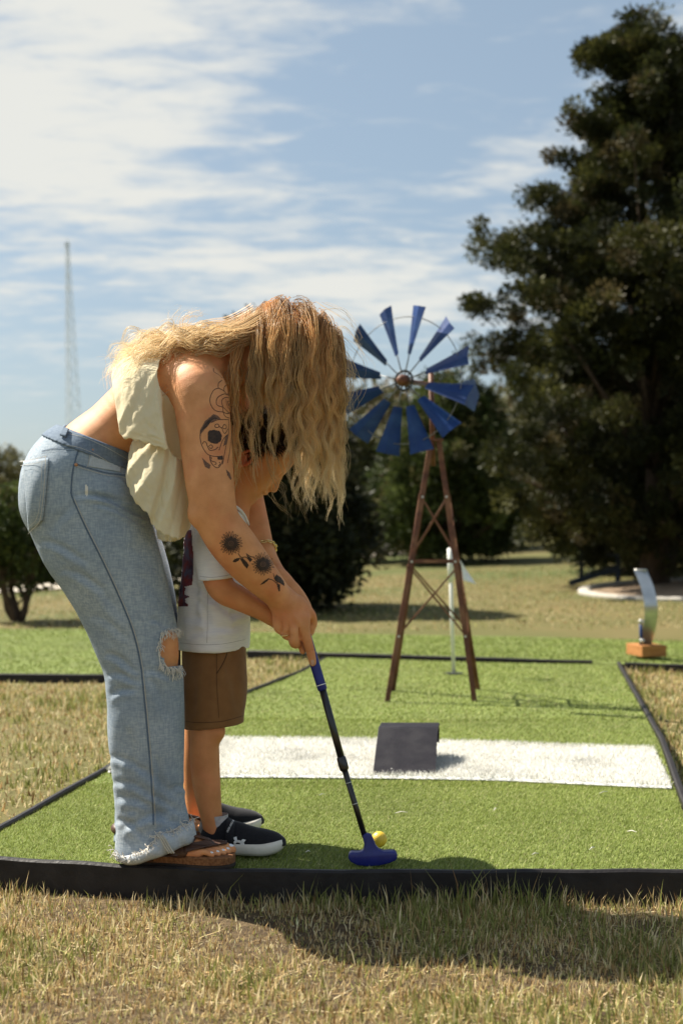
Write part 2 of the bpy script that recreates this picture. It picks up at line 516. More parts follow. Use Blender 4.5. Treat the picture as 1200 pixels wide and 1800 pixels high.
M['denim'] = denim('washed_denim', (0.15, 0.20, 0.27), (0.28, 0.335, 0.40), (0.43, 0.475, 0.51))
M['denim_dark'] = denim('waistband_denim', (0.085, 0.115, 0.17), (0.15, 0.19, 0.255), (0.23, 0.28, 0.34))
M['denim_pale'] = denim('turned_denim', (0.30, 0.34, 0.39), (0.42, 0.46, 0.50), (0.52, 0.55, 0.58))


# ================================================================== SETTING
def ground_z(X, Y):
    """the lawn: level round the greens, then rising gently, more to the right"""
    X = np.asarray(X, float); Y = np.asarray(Y, float)
    t = np.clip((Y - 10.0) / 28.0, 0, 1.6)
    t = t * t * (3 - 2 * np.clip(t, 0, 1)) if False else t
    tilt = np.clip(X, -14, 16)
    z = t * (0.36 + 0.105 * tilt)
    base = -0.075 + 0.04 * np.clip((Y - 3.3) / 3.0, 0, 1)
    far = np.clip((Y - 55) / 60.0, 0, 4)
    return base + z + far * 1.2 + 0.02 * np.sin(X * 0.9 + Y * 0.5) * np.clip((Y - 9) / 5, 0, 1)


ys_ = np.concatenate([np.linspace(-6, 2, 9), np.linspace(2.2, 14, 90), np.linspace(14.5, 60, 60), np.geomspace(63, 900, 26)])
xs_ = np.concatenate([-np.geomspace(500, 15, 18), np.linspace(-14, 14, 113), np.geomspace(15, 500, 18)])
gx, gy = np.meshgrid(xs_, ys_)
V = np.stack([gx.ravel(), gy.ravel(), ground_z(gx.ravel(), gy.ravel())], 1)
nx_, ny_ = len(xs_), len(ys_)
ii, jj = np.meshgrid(np.arange(nx_ - 1), np.arange(ny_ - 1))
a = (jj * nx_ + ii).ravel()
lawn = mesh_np('lawn', V, np.stack([a, a + 1, a + nx_ + 1, a + nx_], 1), M['lawn'])
set_props(lawn, 'dry tan and olive lawn around the greens', 'lawn', kind='structure')


def ribbon(name, pts, width, mat, lift=0.006, n=40):
    """a strip laid on the ground along a line of x, y points"""
    pts = np.array(pts, float)
    tt = np.linspace(0, len(pts) - 1, n)
    P = np.stack([np.interp(tt, np.arange(len(pts)), pts[:, k]) for k in range(2)], 1)
    d = np.gradient(P, axis=0); d /= np.linalg.norm(d, axis=1)[:, None]
    nrm = np.stack([-d[:, 1], d[:, 0]], 1)
    m = 7
    V, F = [], []
    for k in range(m):
        q = P + nrm * width * (k / (m - 1) - 0.5)
        V.append(np.stack([q[:, 0], q[:, 1], ground_z(q[:, 0], q[:, 1]) + lift], 1))
    V = np.concatenate(V)
    for k in range(m - 1):
        i = np.arange(n - 1) + k * n
        F.append(np.stack([i, i + 1, i + n + 1, i + n], 1))
    return mesh_np(name, V, np.concatenate(F), mat)


road = ribbon('road', [(-40, 16), (-14, 20), (-5.0, 22), (-2.2, 25.5), (0.8, 34.5), (6.6, 45), (16, 53), (40, 60)], 3.0, M['road'], lift=0.03, n=90)
set_props(road, 'pale gravel road crossing behind the trees', 'road', kind='structure')

# ------------------------------------------------------------------ the putting greens
EL0, EL1 = np.array([-0.935, 3.29]), np.array([-0.10, 8.55])      # left edge, front to back
ER0, ER1 = np.array([0.86, 3.17]), np.array([1.652, 8.21])        # right edge
FRONT = [np.array(p) for p in ((-0.935, 3.31), (-0.824, 3.293), (-0.52, 3.222), (-0.238, 3.172), (0.20, 3.165), (0.55, 3.17), (0.86, 3.17))]


def left_x(Y): return np.interp(Y, [EL0[1], 4.566, 5.588, 6.686, 7.8, EL1[1]], [EL0[0], -0.767, -0.64, -0.474, -0.215, EL1[0]])
def right_x(Y): return np.interp(Y, [ER0[1], 3.82, 5.06, ER1[1], 9], [ER0[0], 0.955, 1.18, ER1[0], 1.77])
def front_y(X): return np.interp(X, [p[0] for p in FRONT], [p[1] for p in FRONT])


green = empty('putting_green', (0.3, 5.5, 0), 'long green artificial turf putting strip running from the two players to the windmill', 'putting green')


def sheet(name, rows, mat, parent, z=0.0, wav=0.004):
    """rows: list of (left point, right point); a gently uneven sheet"""
    V, F = [], []
    m = 24
    for (l, r) in rows:
        for k in range(m):
            p = l + (r - l) * k / (m - 1)
            V.append((p[0], p[1], z + wav * math.sin(p[0] * 3.1 + p[1] * 1.7)))
    for j in range(len(rows) - 1):
        for k in range(m - 1):
            a = j * m + k
            F.append((a, a + 1, a + m + 1, a + m))
    return mesh_np(name, np.array(V), np.array(F), mat, parent)


rows = []
for Y in np.linspace(3.17, 8.9, 60):
    l, r = left_x(max(Y, EL0[1])), right_x(Y)
    yl = max(Y, front_y(l)) if Y < 3.35 else Y
    # the far end follows the edge of the green behind
    def cap(x, y): return min(y, 9.0 - (x + 0.54) * 0.352 - 0.03)
    rows.append((np.array([l, cap(l, max(Y, front_y(l)))]), np.array([r, cap(r, Y)])))
# front rows follow the bent front edge
V, F = [], []
m, nrow = 40, 80
for j in range(nrow):
    s = j / (nrow - 1)
    for k in range(m):
        q = k / (m - 1)
        x0 = EL0[0] + (ER0[0] - EL0[0]) * q
        y0 = front_y(x0)
        yb = 8.62 - q * 0.42
        Y = y0 + (yb - y0) * s
        X = left_x(Y) + (right_x(Y) - left_x(Y)) * q
        V.append((X, Y, 0.004 * math.sin(X * 3.1 + Y * 1.7)))
for j in range(nrow - 1):
    for k in range(m - 1):
        a = j * m + k
        F.append((a, a + 1, a + m + 1, a + m))
mesh_np('turf', np.array(V), np.array(F), M['turf'], green)


def edging(name, pts, parent, h=0.105, top=0.018, w=0.02, mat=None):
    """upright rubber edging along a line, rounded top"""
    mb = MB()
    P = [Vector((p[0], p[1], 0)) for p in pts]
    prof = [(-w / 2, -h), (-w / 2, top - 0.005), (-w / 4, top), (w / 4, top), (w / 2, top - 0.005), (w / 2, -h)]
    V, F = [], []
    for i, p in enumerate(P):
        d = (P[min(i + 1, len(P) - 1)] - P[max(i - 1, 0)]).normalized()
        nr = Vector((-d.y, d.x, 0))
        wob = 0.0012 * math.sin(i * 1.3)
        for (o, z) in prof:
            V.append(p + nr * o + Vector((0, 0, z + (wob if z > 0 else 0))))
    k = len(prof)
    for i in range(len(P) - 1):
        for j in range(k - 1):
            F.append((i * k + j, i * k + j + 1, (i + 1) * k + j + 1, (i + 1) * k + j))
    F.append(tuple(range(k))); F.append(tuple(range((len(P) - 1) * k, len(P) * k))[::-1])
    mb.add(V, F)
    return mb.build(name, mat or M['rubber'], parent, smooth=False)


def dense(pts, n=30):
    pts = np.array(pts, float)
    t = np.linspace(0, len(pts) - 1, n)
    return np.stack([np.interp(t, np.arange(len(pts)), pts[:, k]) for k in range(2)], 1)


fe = dense([(p[0], p[1] - 0.011) for p in FRONT], 40)
edging('border', fe, green, h=0.13, top=0.006)
edging('border', dense([(left_x(y) - 0.012, y) for y in np.linspace(3.31, 8.55, 14)], 40), green, h=0.1, top=0.010)
edging('border', dense([(right_x(y) + 0.012, y) for y in np.linspace(3.17, 8.2, 14)], 40), green, h=0.1, top=0.020)
# cup
CUP = G(797, 1186)
mb = MB(); mb.lathe([(0.0, 0.0055), (0.055, 0.0055)], (CUP[0], CUP[1], 0.004), 24)
mb.build('cup', M['blackmetal'], green)

# green behind and green on the left
back_green = empty('putting_green', (1.5, 9.5, 0), 'green turf strip crossing behind the windmill and flag', 'putting green')
BF = [(-0.62, 9.03), (1.52, 8.30), (2.1, 8.06), (3.6, 7.75)]
BB = [(-1.0, 11.0), (1.6, 10.4), (2.4, 10.0), (4.4, 9.6)]
f_, b_ = dense(BF, 30), dense(BB, 30)
V = np.concatenate([np.c_[f_ + (b_ - f_) * s, np.full(30, 0.0 + s * 0.10)] for s in np.linspace(0, 1, 12)])
F = np.array([(j * 30 + k, j * 30 + k + 1, (j + 1) * 30 + k + 1, (j + 1) * 30 + k) for j in range(11) for k in range(29)])
V[:, 2] = np.maximum(V[:, 2] * 0, ground_z(V[:, 0], V[:, 1]) + 0.02) * (V[:, 1] > 9.2) + 0.0
mesh_np('turf', V, F, M['turf'], back_green)
edging('border', dense([(-0.62, 9.02), (1.52, 8.285)], 16), back_green, h=0.1, top=0.018)
edging('border', dense([(1.70, 8.20), (2.1, 8.04), (3.6, 7.73)], 16), back_green, h=0.1, top=0.014)

left_green = empty('putting_green', (-2.5, 9, 0), 'green turf strip at the left behind the bending person in jeans', 'putting green')
V, F = [], []
for j, Y in enumerate(np.linspace(0, 1, 12)):
    for k, q in enumerate(np.linspace(0, 1, 16)):
        x0 = -4.2 + q * 3.2; y0 = 7.62 - q * 0.1
        x1 = -6.0 + q * 4.2; y1 = 11.3
        X, Yv = x0 + (x1 - x0) * Y, y0 + (y1 - y0) * Y
        V.append((X, Yv, max(0.0, float(ground_z(X, Yv)) + 0.015)))
F = np.array([(j * 16 + k, j * 16 + k + 1, (j + 1) * 16 + k + 1, (j + 1) * 16 + k) for j in range(11) for k in range(15)])
mesh_np('turf', np.array(V), F, M['turf'], left_green)
edging('border', dense([(-4.2, 7.605), (-1.0, 7.505)], 16), left_green, h=0.1, top=0.014)


# ------------------------------------------------------------------ blades of grass and pile
def blades(P, h, w, lean, cols, segs=2):
    """P (n,3) roots; arrays h, w; lean (n,2) horizontal tip offset; returns V, F, C"""
    n = len(P)
    a = RNG.uniform(0, 2 * np.pi, n)
    side = np.stack([np.cos(a), np.sin(a), np.zeros(n)], 1) * (w / 2)[:, None]
    tip = np.stack([lean[:, 0], lean[:, 1], h], 1)
    if segs == 1:
        V = np.stack([P - side, P + side, P + tip], 1).reshape(-1, 3)
        i = np.arange(n) * 3
        F = np.stack([i, i + 1, i + 2], 1)
        C = np.repeat(cols, 3, axis=0)
        return V, F, C
    mid = np.stack([lean[:, 0] * 0.32, lean[:, 1] * 0.32, h * 0.58], 1)
    V = np.stack([P - side, P + side, P + mid - side * 0.75, P + mid + side * 0.75, P + tip], 1).reshape(-1, 3)
    i = np.arange(n) * 5
    F = np.concatenate([np.stack([i, i + 1, i + 3], 1), np.stack([i, i + 3, i + 2], 1), np.stack([i + 2, i + 3, i + 4], 1)])
    C = np.repeat(cols, 5, axis=0)
    return V, F, C


def pick(palette, weights, n, jit=0.18):
    c = np.array(palette)[RNG.choice(len(palette), n, p=np.array(weights) / np.sum(weights))]
    return np.clip(c * (1 + RNG.normal(0, jit, (n, 1))), 0.005, 0.9)


DRY = [(0.60, 0.455, 0.235), (0.43, 0.29, 0.13), (0.74, 0.62, 0.38), (0.18, 0.105, 0.045), (0.27, 0.275, 0.075), (0.37, 0.365, 0.125)]
DRYW = [4, 3, 3, 2, 2.2, 2]


def lawn_blades(n, x0, x1, y0, y1, hmin, hmax, test, wmul=1.0, flat=0.35):
    X = RNG.uniform(x0, x1, n); Y = RNG.uniform(y0, y1, n)
    dens = vnoise(np.stack([X, Y, X * 0], 1), 9) * 0.5 + vnoise(np.stack([X, Y, X * 0 + 5], 1), 3) * 0.5
    keep = test(X, Y) & (RNG.random(n) < 0.72 + 0.5 * dens)
    X, Y = X[keep], Y[keep]; n = len(X)
    P = np.stack([X, Y, ground_z(X, Y) - 0.002], 1)
    g = vnoise(np.stack([X, Y, X * 0 + 9], 1), 5)
    h = RNG.uniform(hmin, hmax, n) * (1 + 0.5 * g) * np.where(RNG.random(n) < 0.06, 1.5, 1)
    w = RNG.uniform(0.0018, 0.0042, n) * wmul
    ang = RNG.uniform(0, 2 * np.pi, n)
    fl = RNG.random(n) < flat                       # dead blades lie nearly flat
    amt = np.where(fl, RNG.uniform(0.8, 1.8, n), RNG.uniform(0.05, 0.6, n)) * h
    hh = np.where(fl, h * 0.28, h)
    lean = np.stack([np.cos(ang), np.sin(ang)], 1) * amt[:, None]
    c = pick(DRY, DRYW, n)
    gr = (g > 0.10) & (RNG.random(n) < 0.55) & ~fl
    c[gr] = pick([(0.16, 0.18, 0.042), (0.23, 0.25, 0.07), (0.31, 0.31, 0.115)], [1, 1, 1], int(gr.sum()))
    return blades(P, hh, w, lean, c)


def join(parts):
    Vs, Fs, Cs, o = [], [], [], 0
    for V, F, C in parts:
        Vs.append(V); Fs.append(F + o); Cs.append(C); o += len(V)
    return np.concatenate(Vs), np.concatenate(Fs), np.concatenate(Cs)


near = [lawn_blades(95000, -1.15, 1.15, 2.15, 3.30, 0.011, 0.032, lambda X, Y: Y < front_y(X) - 0.025)]
near.append(lawn_blades(42000, -1.15, 1.15, 2.15, 3.30, 0.022, 0.05, lambda X, Y: Y < front_y(X) - 0.025, wmul=1.25, flat=0.9))
near.append(lawn_blades(4500, -1.1, 1.1, 2.98, 3.30, 0.032, 0.062, lambda X, Y: (Y < front_y(X) - 0.028) & (Y > front_y(X) - 0.13), flat=0.08))
near.append(lawn_blades(60000, -2.6, -0.1, 3.3, 8.9, 0.015, 0.036, lambda X, Y: (X < left_x(Y) - 0.03) & ~((Y > 7.45) & (X < -0.95)), wmul=2.0))
near.append(lawn_blades(45000, 0.85, 2.6, 3.2, 8.3, 0.015, 0.038, lambda X, Y: (X > right_x(Y) + 0.03) & (Y < 8.55 - (X - 1.0) * 0.42), wmul=2.0))
near.append(lawn_blades(70000, -5.5, 6.5, 9.0, 22, 0.012, 0.03, lambda X, Y: (Y > 11.25) | ((X > -1.5) & (X < -1.0) & (Y > 9)), wmul=4.0, flat=0.5))
V, F, C = join(near)
g_ = mesh_np('lawn_grass', V, F, M['blade'], smooth=False, color=C)
set_props(g_, 'dry tan and green grass blades in front of and beside the putting strip', 'grass', kind='stuff')

# thatch under the near grass
V, F = [], []
xs2, ys2 = np.linspace(-1.4, 1.4, 60), np.linspace(1.9, 3.33, 36)
gx, gy = np.meshgrid(xs2, ys2)
gy = np.minimum(gy, front_y(gx) - 0.018)
Vt = np.stack([gx.ravel(), gy.ravel(), ground_z(gx.ravel(), gy.ravel()) + 0.004 + 0.003 * vnoise(np.stack([gx.ravel(), gy.ravel(), gx.ravel() * 0], 1), 40)], 1)
ii, jj = np.meshgrid(np.arange(59), np.arange(35))
a = (jj * 60 + ii).ravel()
th = mesh_np('soil', Vt, np.stack([a, a + 1, a + 61, a + 60], 1), M['soil'])
set_props(th, 'bare thatch and soil under the near grass', 'soil', kind='structure')


def pile(n, y0, y1, hgt, wid):
    q = RNG.random(n); Y = RNG.uniform(y0, y1, n)
    X = left_x(Y) + (right_x(Y) - left_x(Y)) * q
    ok = (Y > front_y(X) + 0.004) & (Y < 8.6 - q * 0.4)
    X, Y = X[ok], Y[ok]; n = len(X)
    P = np.stack([X, Y, 0.004 * np.sin(X * 3.1 + Y * 1.7) - 0.001], 1)
    h = RNG.uniform(0.6, 1.25, n) * hgt
    ang = RNG.normal(R(-20), 1.1, n)
    lean = np.stack([np.cos(ang), np.sin(ang)], 1) * (RNG.uniform(0.2, 1.2, n) * hgt)[:, None]
    c = pick([(0.20, 0.25, 0.052), (0.265, 0.315, 0.08), (0.37, 0.41, 0.15), (0.11, 0.145, 0.028), (0.43, 0.40, 0.21)], [4, 4, 2.4, 2, 1.0], n, 0.12)
    wear = vnoise(np.stack([X, Y, X * 0 + 3], 1), 2.2) * 0.10 + vnoise(np.stack([X, Y, X * 0 + 7], 1), 7) * 0.07     # trodden and faded patches
    c = np.clip(c * (1 + wear)[:, None] + np.clip(wear, 0, 1)[:, None] * np.array([0.10, 0.07, 0.03]), 0.005, 0.9)
    return blades(P, h, np.full(n, wid) * RNG.uniform(0.7, 1.3, n), lean, c, segs=1)


V, F, C = join([pile(130000, 3.17, 4.3, 0.008, 0.0022), pile(60000, 4.2, 5.8, 0.009, 0.0035), pile(35000, 5.7, 8.6, 0.010, 0.006)])
tp = mesh_np('turf_pile', V, F, M['blade'], green, smooth=False, color=C)
tp['kind'] = 'stuff'


def pile_quad(n, corner, parent, lift):
    """pile on a four cornered green; corners front left, front right, back right, back left"""
    q, s = RNG.random(n)[:, None], RNG.random(n)[:, None]
    c = np.array(corner, float)
    XY = (c[0] * (1 - q) + c[1] * q) * (1 - s) + (c[3] * (1 - q) + c[2] * q) * s
    z = np.maximum(0.0, ground_z(XY[:, 0], XY[:, 1]) + lift)
    ang = RNG.uniform(0, 6.28, n)
    lean = np.stack([np.cos(ang), np.sin(ang)], 1) * RNG.uniform(0.004, 0.012, n)[:, None]
    V, F, C = blades(np.c_[XY, z], RNG.uniform(0.008, 0.014, n), RNG.uniform(0.006, 0.010, n), lean, pick([(0.20, 0.255, 0.055), (0.26, 0.31, 0.08), (0.13, 0.17, 0.035), (0.34, 0.34, 0.15)], [4, 3, 2, 1], n, 0.12), segs=1)
    o = mesh_np('turf_pile', V, F, M['blade'], parent, smooth=False, color=C)
    o['kind'] = 'stuff'


pile_quad(26000, [(-4.2, 7.62), (-1.0, 7.52), (-1.8, 11.3), (-6.0, 11.3)], left_green, 0.014)
pile_quad(26000, [(-0.6, 9.03), (3.5, 7.77), (4.2, 9.64), (-0.95, 10.95)], back_green, 0.018)

# straws and dead leaves blown on to the turf
for i, (px, py, ln, an) in enumerate([(566, 1404, 0.02, 0.3), (705, 1436, 0.035, -0.2), (1060, 1400, 0.03, 0.4), (870, 1430, 0.02, 1.0), (1040, 1500, 0.025, 0.8), (940, 1510, 0.018, 0.2), (775, 1368, 0.02, 0.5), (1110, 1470, 0.03, -0.9), (541, 1506, 0.012, 0.2)]):
    p = G(px, py)
    mb = MB()
    d = Vector((math.cos(an), math.sin(an), 0.1)) * ln / 2
    c = Vector((p[0], p[1], 0.012))
    mb.tube([c - d, c + Vector((0, 0, 0.003)), c + d], [0.0008, 0.0016, 0.0005], 5)
    o = mb.build('straw', M['thread'])
    where = ['under the putter collar on the turf', 'nearest the ramp on the turf', 'far right of the ball on the turf', 'between the ramp and the turf border', 'right of the ball near the front border', 'short one near the front border', 'in front of the ramp', 'near the right turf border', 'in the shadow beside the black trainer'][i]
    set_props(o, 'pale dry straw ' + where, 'straw', 'dry straws on the turf')

# ------------------------------------------------------------------ white strip of turf
mat_root = empty('white_turf_strip', (0.2, 4.8, 0), 'white shaggy turf band laid across the green strip', 'turf strip')
WN = [(182, 1350), (197, 1362), (390, 1362), (655, 1366), (880, 1369), (1180, 1380)]
WF = [(270, 1299), (300, 1299), (400, 1299), (655, 1300), (880, 1303), (1148, 1313)]
nn = np.array([G(x, y, 0.012)[:2] for x, y in WN]); ff = np.array([G(x, y, 0.012)[:2] for x, y in WF])
nn[0] = (left_x(4.50) + 0.01, 4.48); nn[1] = (left_x(4.45) + 0.09, 4.445)
ff[0] = (left_x(5.22) + 0.01, 5.22); ff[1] = (left_x(5.22) + 0.1, 5.22)
nd, fd = dense(nn, 60), dense(ff, 60)
V = np.concatenate([np.c_[nd + (fd - nd) * s, np.full(60, 0.002 if s in (0, 1) else 0.007)] for s in (0, 0.015, 0.3, 0.6, 0.985, 1)])
V[:, 2] += 0.004 * np.sin(V[:, 0] * 3.1 + V[:, 1] * 1.7) + 0.002
F = np.array([(j * 60 + k, j * 60 + k + 1, (j + 1) * 60 + k + 1, (j + 1) * 60 + k) for j in range(5) for k in range(59)])
mesh_np('backing', V, F, M['white_pile'], mat_root)
n = 70000
kk = RNG.random(n) * 59; s = np.clip(RNG.random(n) * 1.01 - 0.005, 0, 1)
i0 = np.floor(kk).astype(int); fr = (kk - i0)[:, None]
a_ = nd[i0] * (1 - fr) + nd[np.minimum(i0 + 1, 59)] * fr
b_ = fd[i0] * (1 - fr) + fd[np.minimum(i0 + 1, 59)] * fr
XY = a_ + (b_ - a_) * s[:, None]
P = np.c_[XY, 0.012 + 0.004 * np.sin(XY[:, 0] * 3.1 + XY[:, 1] * 1.7)]
ang = RNG.uniform(0, 2 * np.pi, n)
lean = np.stack([np.cos(ang), np.sin(ang)], 1) * RNG.uniform(0.003, 0.018, n)[:, None]
Vb, Fb, Cb = blades(P, RNG.uniform(0.005, 0.016, n), RNG.uniform(0.002, 0.004, n), lean, pick([(0.74, 0.74, 0.72), (0.66, 0.66, 0.63), (0.46, 0.44, 0.38)], [6, 2, 0.8], n, 0.04) * (1 - 0.22 * np.clip(vnoise(np.c_[XY, XY[:, :1] * 0], 6) + 0.5 * vnoise(np.c_[XY, XY[:, :1] * 0 + 4], 19), 0, 1))[:, None] * np.array([1, 0.985, 0.95]), segs=1)
wp = mesh_np('pile', Vb, Fb, M['blade'], mat_root, smooth=False, color=Cb)
wp['kind'] = 'stuff'


# ------------------------------------------------------------------ trees
def tufts(C, Nrm, n_leaf, size, leaf_len, leaf_w, pal, wts, droop=0.0, shape='spray', flatness=1.0):
    """leaf triangles in clumps round centres C (k,3); Nrm outward directions"""
    k = len(C)
    idx = np.repeat(np.arange(k), n_leaf)
    n = len(idx)
    sz = np.asarray(size)[idx] if hasattr(size, '__len__') else np.full(n, size)
    d = RNG.normal(0, 1, (n, 3)); d /= np.linalg.norm(d, axis=1)[:, None]
    r = RNG.random(n) ** 0.45
    P = C[idx] + d * (r * sz)[:, None] * np.array([1, 1, flatness])
    ax = d * 0.7 + Nrm[idx] * 0.7 + RNG.normal(0, 0.45, (n, 3))
    ax[:, 2] -= droop
    ax /= np.linalg.norm(ax, axis=1)[:, None]
    sd = np.cross(ax, RNG.normal(0, 1, (n, 3))); sd /= np.linalg.norm(sd, axis=1)[:, None] + 1e-6
    L = leaf_len * RNG.uniform(0.6, 1.4, n)[:, None]; W = leaf_w * RNG.uniform(0.6, 1.4, n)[:, None]
    V = np.stack([P, P + ax * L * 0.5 + sd * W, P + ax * L, P + ax * L * 0.5 - sd * W], 1).reshape(-1, 3)
    i = np.arange(n) * 4
    F = np.stack([i, i + 1, i + 2, i + 3], 1)
    cl = pick(pal, wts, k, 0.15)[idx] * (1 + RNG.normal(0, 0.15, (n, 1)))
    return V, F, np.repeat(np.clip(cl, 0.004, 0.9), 4, axis=0)


def tree(name, label, cat, base, trunk_h, trunk_r, prof, n_cl, n_leaf, cl_size, leaf, pal, wts, stems=1, lean=(0, 0), group=None, lobes=0.35, mat='leaf', lobe_n=5, inner=0.35, droop=0.0, seed=1, squash=0.9, spread=0.5, pads=0):
    """prof: (height, radius) pairs of the crown. Clumps fill the crown, limbs reach for them"""
    global RNG
    keep = RNG
    RNG = np.random.default_rng(seed)
    rnd = random.Random(seed)
    bz = float(ground_z(base[0], base[1]))
    B = np.array([base[0], base[1], bz])
    t = empty(name, B, label, cat, group)
    hs = np.array([p[0] for p in prof]); rs = np.array([p[1] for p in prof])
    # area weighted heights
    hh = np.linspace(hs[0], hs[-1], 200); rr = np.interp(hh, hs, rs)
    w = rr + 0.12 * rr.max(); w /= w.sum()
    H = RNG.choice(hh, n_cl, p=w) + RNG.normal(0, 0.02 * (hs[-1] - hs[0]), n_cl)
    H = np.clip(H, hs[0], hs[-1])
    A = RNG.uniform(0, 2 * np.pi, n_cl)
    ph = RNG.uniform(0, 6.28, 4)
    span = hs[-1] - hs[0]
    lob = 1 + lobes * (0.45 * np.sin(lobe_n * A + 9 * H / span + ph[0]) * np.sin(14 * H / span + ph[1]) + 0.55 * vnoise(np.stack([np.cos(A) * 2.2, np.sin(A) * 2.2, H / span * 9], 1) + seed * 3.7, 1.0))
    q = RNG.random(n_cl)
    q = inner + (1 - inner) * q ** 0.5
    Rr = np.interp(H, hs, rs) * lob * q
    C = np.stack([B[0] + lean[0] * H + Rr * np.cos(A), B[1] + lean[1] * H + Rr * np.sin(A), bz + H + 0.06 * span * vnoise(np.stack([np.cos(A), np.sin(A), H], 1), 1.5)], 1)
    Nr = np.stack([np.cos(A), np.sin(A), 0.45 + 0 * A], 1)
    if pads:                                   # foliage carried on separate upswept boughs
        per_ = int(n_cl * 0.86) // pads
        hp = RNG.choice(hh, pads, p=w); ap = RNG.uniform(0, 2 * np.pi, pads)
        lp = np.interp(hp, hs, rs) * RNG.uniform(0.5, 1.08, pads) * np.where(RNG.random(pads) < 0.14, 1.12, 1.0)
        for b_i in range(pads):
            sl = slice(b_i * per_, (b_i + 1) * per_)
            s_ = RNG.uniform(0.22, 1.0, per_) ** 0.75
            wd = (0.15 * (1.12 - s_) + 0.03) * (0.6 + 0.4 * lp[b_i])
            a_b = ap[b_i]
            jit = RNG.normal(0, 1, (per_, 3)) * wd[:, None]
            rise = (0.34 * s_ ** 1.8 - 0.16 * s_) * lp[b_i]
            C[sl, 0] = B[0] + lean[0] * hp[b_i] + np.cos(a_b) * lp[b_i] * s_ + jit[:, 0]
            C[sl, 1] = B[1] + lean[1] * hp[b_i] + np.sin(a_b) * lp[b_i] * s_ + jit[:, 1]
            C[sl, 2] = bz + hp[b_i] + rise + jit[:, 2] * 0.75
            Nr[sl] = np.array([np.cos(a_b), np.sin(a_b), 0.6])
        k_ = slice(pads * per_, n_cl)
        C[k_, :2] = B[:2] + np.outer(H[k_], lean) + (C[k_, :2] - B[:2] - np.outer(H[k_], lean)) * 0.62
    sz = cl_size * RNG.uniform(0.6, 1.35, n_cl)
    V, F, Cc = tufts(C, Nr, n_leaf, sz, leaf[0], leaf[1], pal, wts, droop=droop, flatness=squash)
    mesh_np('crown', V, F, M[mat], t, smooth=False, color=Cc)
    # trunk and limbs in one mesh
    mb = MB()
    top = hs[0] + span * 0.86
    stems_pts = []
    for s in range(stems):
        a = 2 * math.pi * s / stems + rnd.random()
        sp = 0.0 if stems == 1 else spread
        pts = []
        for i in range(8):
            f = i / 7
            pts.append((B[0] + lean[0] * top * f + math.cos(a) * sp * f ** 0.8 + rnd.uniform(-1, 1) * trunk_r * 0.5, B[1] + lean[1] * top * f + math.sin(a) * sp * f ** 0.8 + rnd.uniform(-1, 1) * trunk_r * 0.5, bz - 0.05 + top * f))
        rad = [trunk_r * (1.25 if i == 0 else 1 - 0.85 * i / 7) for i in range(8)]
        mb.tube(pts, rad, 9)
        stems_pts.append(pts)
    order = RNG.permutation(n_cl)[:min(n_cl, 60)]
    for k in order:
        pts = stems_pts[rnd.randrange(stems)]
        c = C[k]
        f = min(0.95, max(0.12, (c[2] - bz) / top - 0.12 - 0.15 * rnd.random()))
        i = min(6, int(f * 7)); g = f * 7 - i
        p0 = Vector(pts[i]).lerp(Vector(pts[i + 1]), g)
        r0 = trunk_r * max(0.12, 0.45 * (1 - f))
        e = Vector(c)
        mid = p0.lerp(e, 0.5) + Vector((0, 0, -0.06 * (e - p0).length))
        mb.tube([p0, mid, e], [r0, r0 * 0.6, r0 * 0.2], 5)
    mb.build('trunk', M['bark'], t, smooth=True)
    RNG = keep
    return t


JUN = [(0.036, 0.041, 0.012), (0.072, 0.072, 0.020), (0.020, 0.023, 0.008), (0.078, 0.062, 0.028)]
JW = [4, 3, 3, 1]
GRN = [(0.055, 0.075, 0.020), (0.085, 0.105, 0.030), (0.035, 0.048, 0.014), (0.12, 0.11, 0.045)]

# the big cedar on the right
CX, CY = 3.86, 17.0
cb = float(ground_z(CX, CY))
tree('cedar_tree', 'tall dark cedar tree filling the right edge against the sky', 'tree', (CX, CY), 7, 0.17,
     [(0.25, 1.5), (0.6, 2.0), (1.2, 2.25), (2.1, 2.35), (2.8, 2.45), (3.5, 2.45), (4.2, 2.05), (4.7, 1.7), (5.2, 1.4), (5.8, 1.1), (6.35, 0.85), (6.9, 0.3)],
     2700, 140, 0.172, (0.058, 0.0155), JUN, JW, lean=(-0.015, 0), lobes=0.3, inner=0.2, seed=5, squash=0.8, pads=150)
tree('cedar_tree', 'second dark cedar cut by the right edge behind the tallest cedar', 'tree', (5.35, 19.8), 6, 0.16,
     [(0.6, 1.5), (2, 1.9), (3.5, 1.8), (5, 1.4), (6.6, 0.8), (7.6, 0.2)], 700, 90, 0.28, (0.09, 0.02), JUN, JW, lobes=0.4, seed=6, pads=50)
tree('juniper_tree', 'broad rounded juniper directly behind the windmill legs', 'tree', (1.95, 24.5), 3, 0.12,
     [(0.18, 1.0), (0.6, 1.3), (1.3, 1.35), (2.0, 1.15), (2.7, 0.85), (3.3, 0.3)], 560, 90, 0.22, (0.10, 0.022), GRN, JW, lobes=0.28, inner=0.3, seed=8)
tree('juniper_tree', 'low green juniper behind the navy chair', 'tree', (4.15, 19.6), 3, 0.12,
     [(0.12, 0.75), (0.5, 1.05), (1.4, 1.15), (2.2, 0.9), (3.0, 0.3)], 470, 90, 0.2, (0.09, 0.02), GRN, JW, lobes=0.3, seed=9)
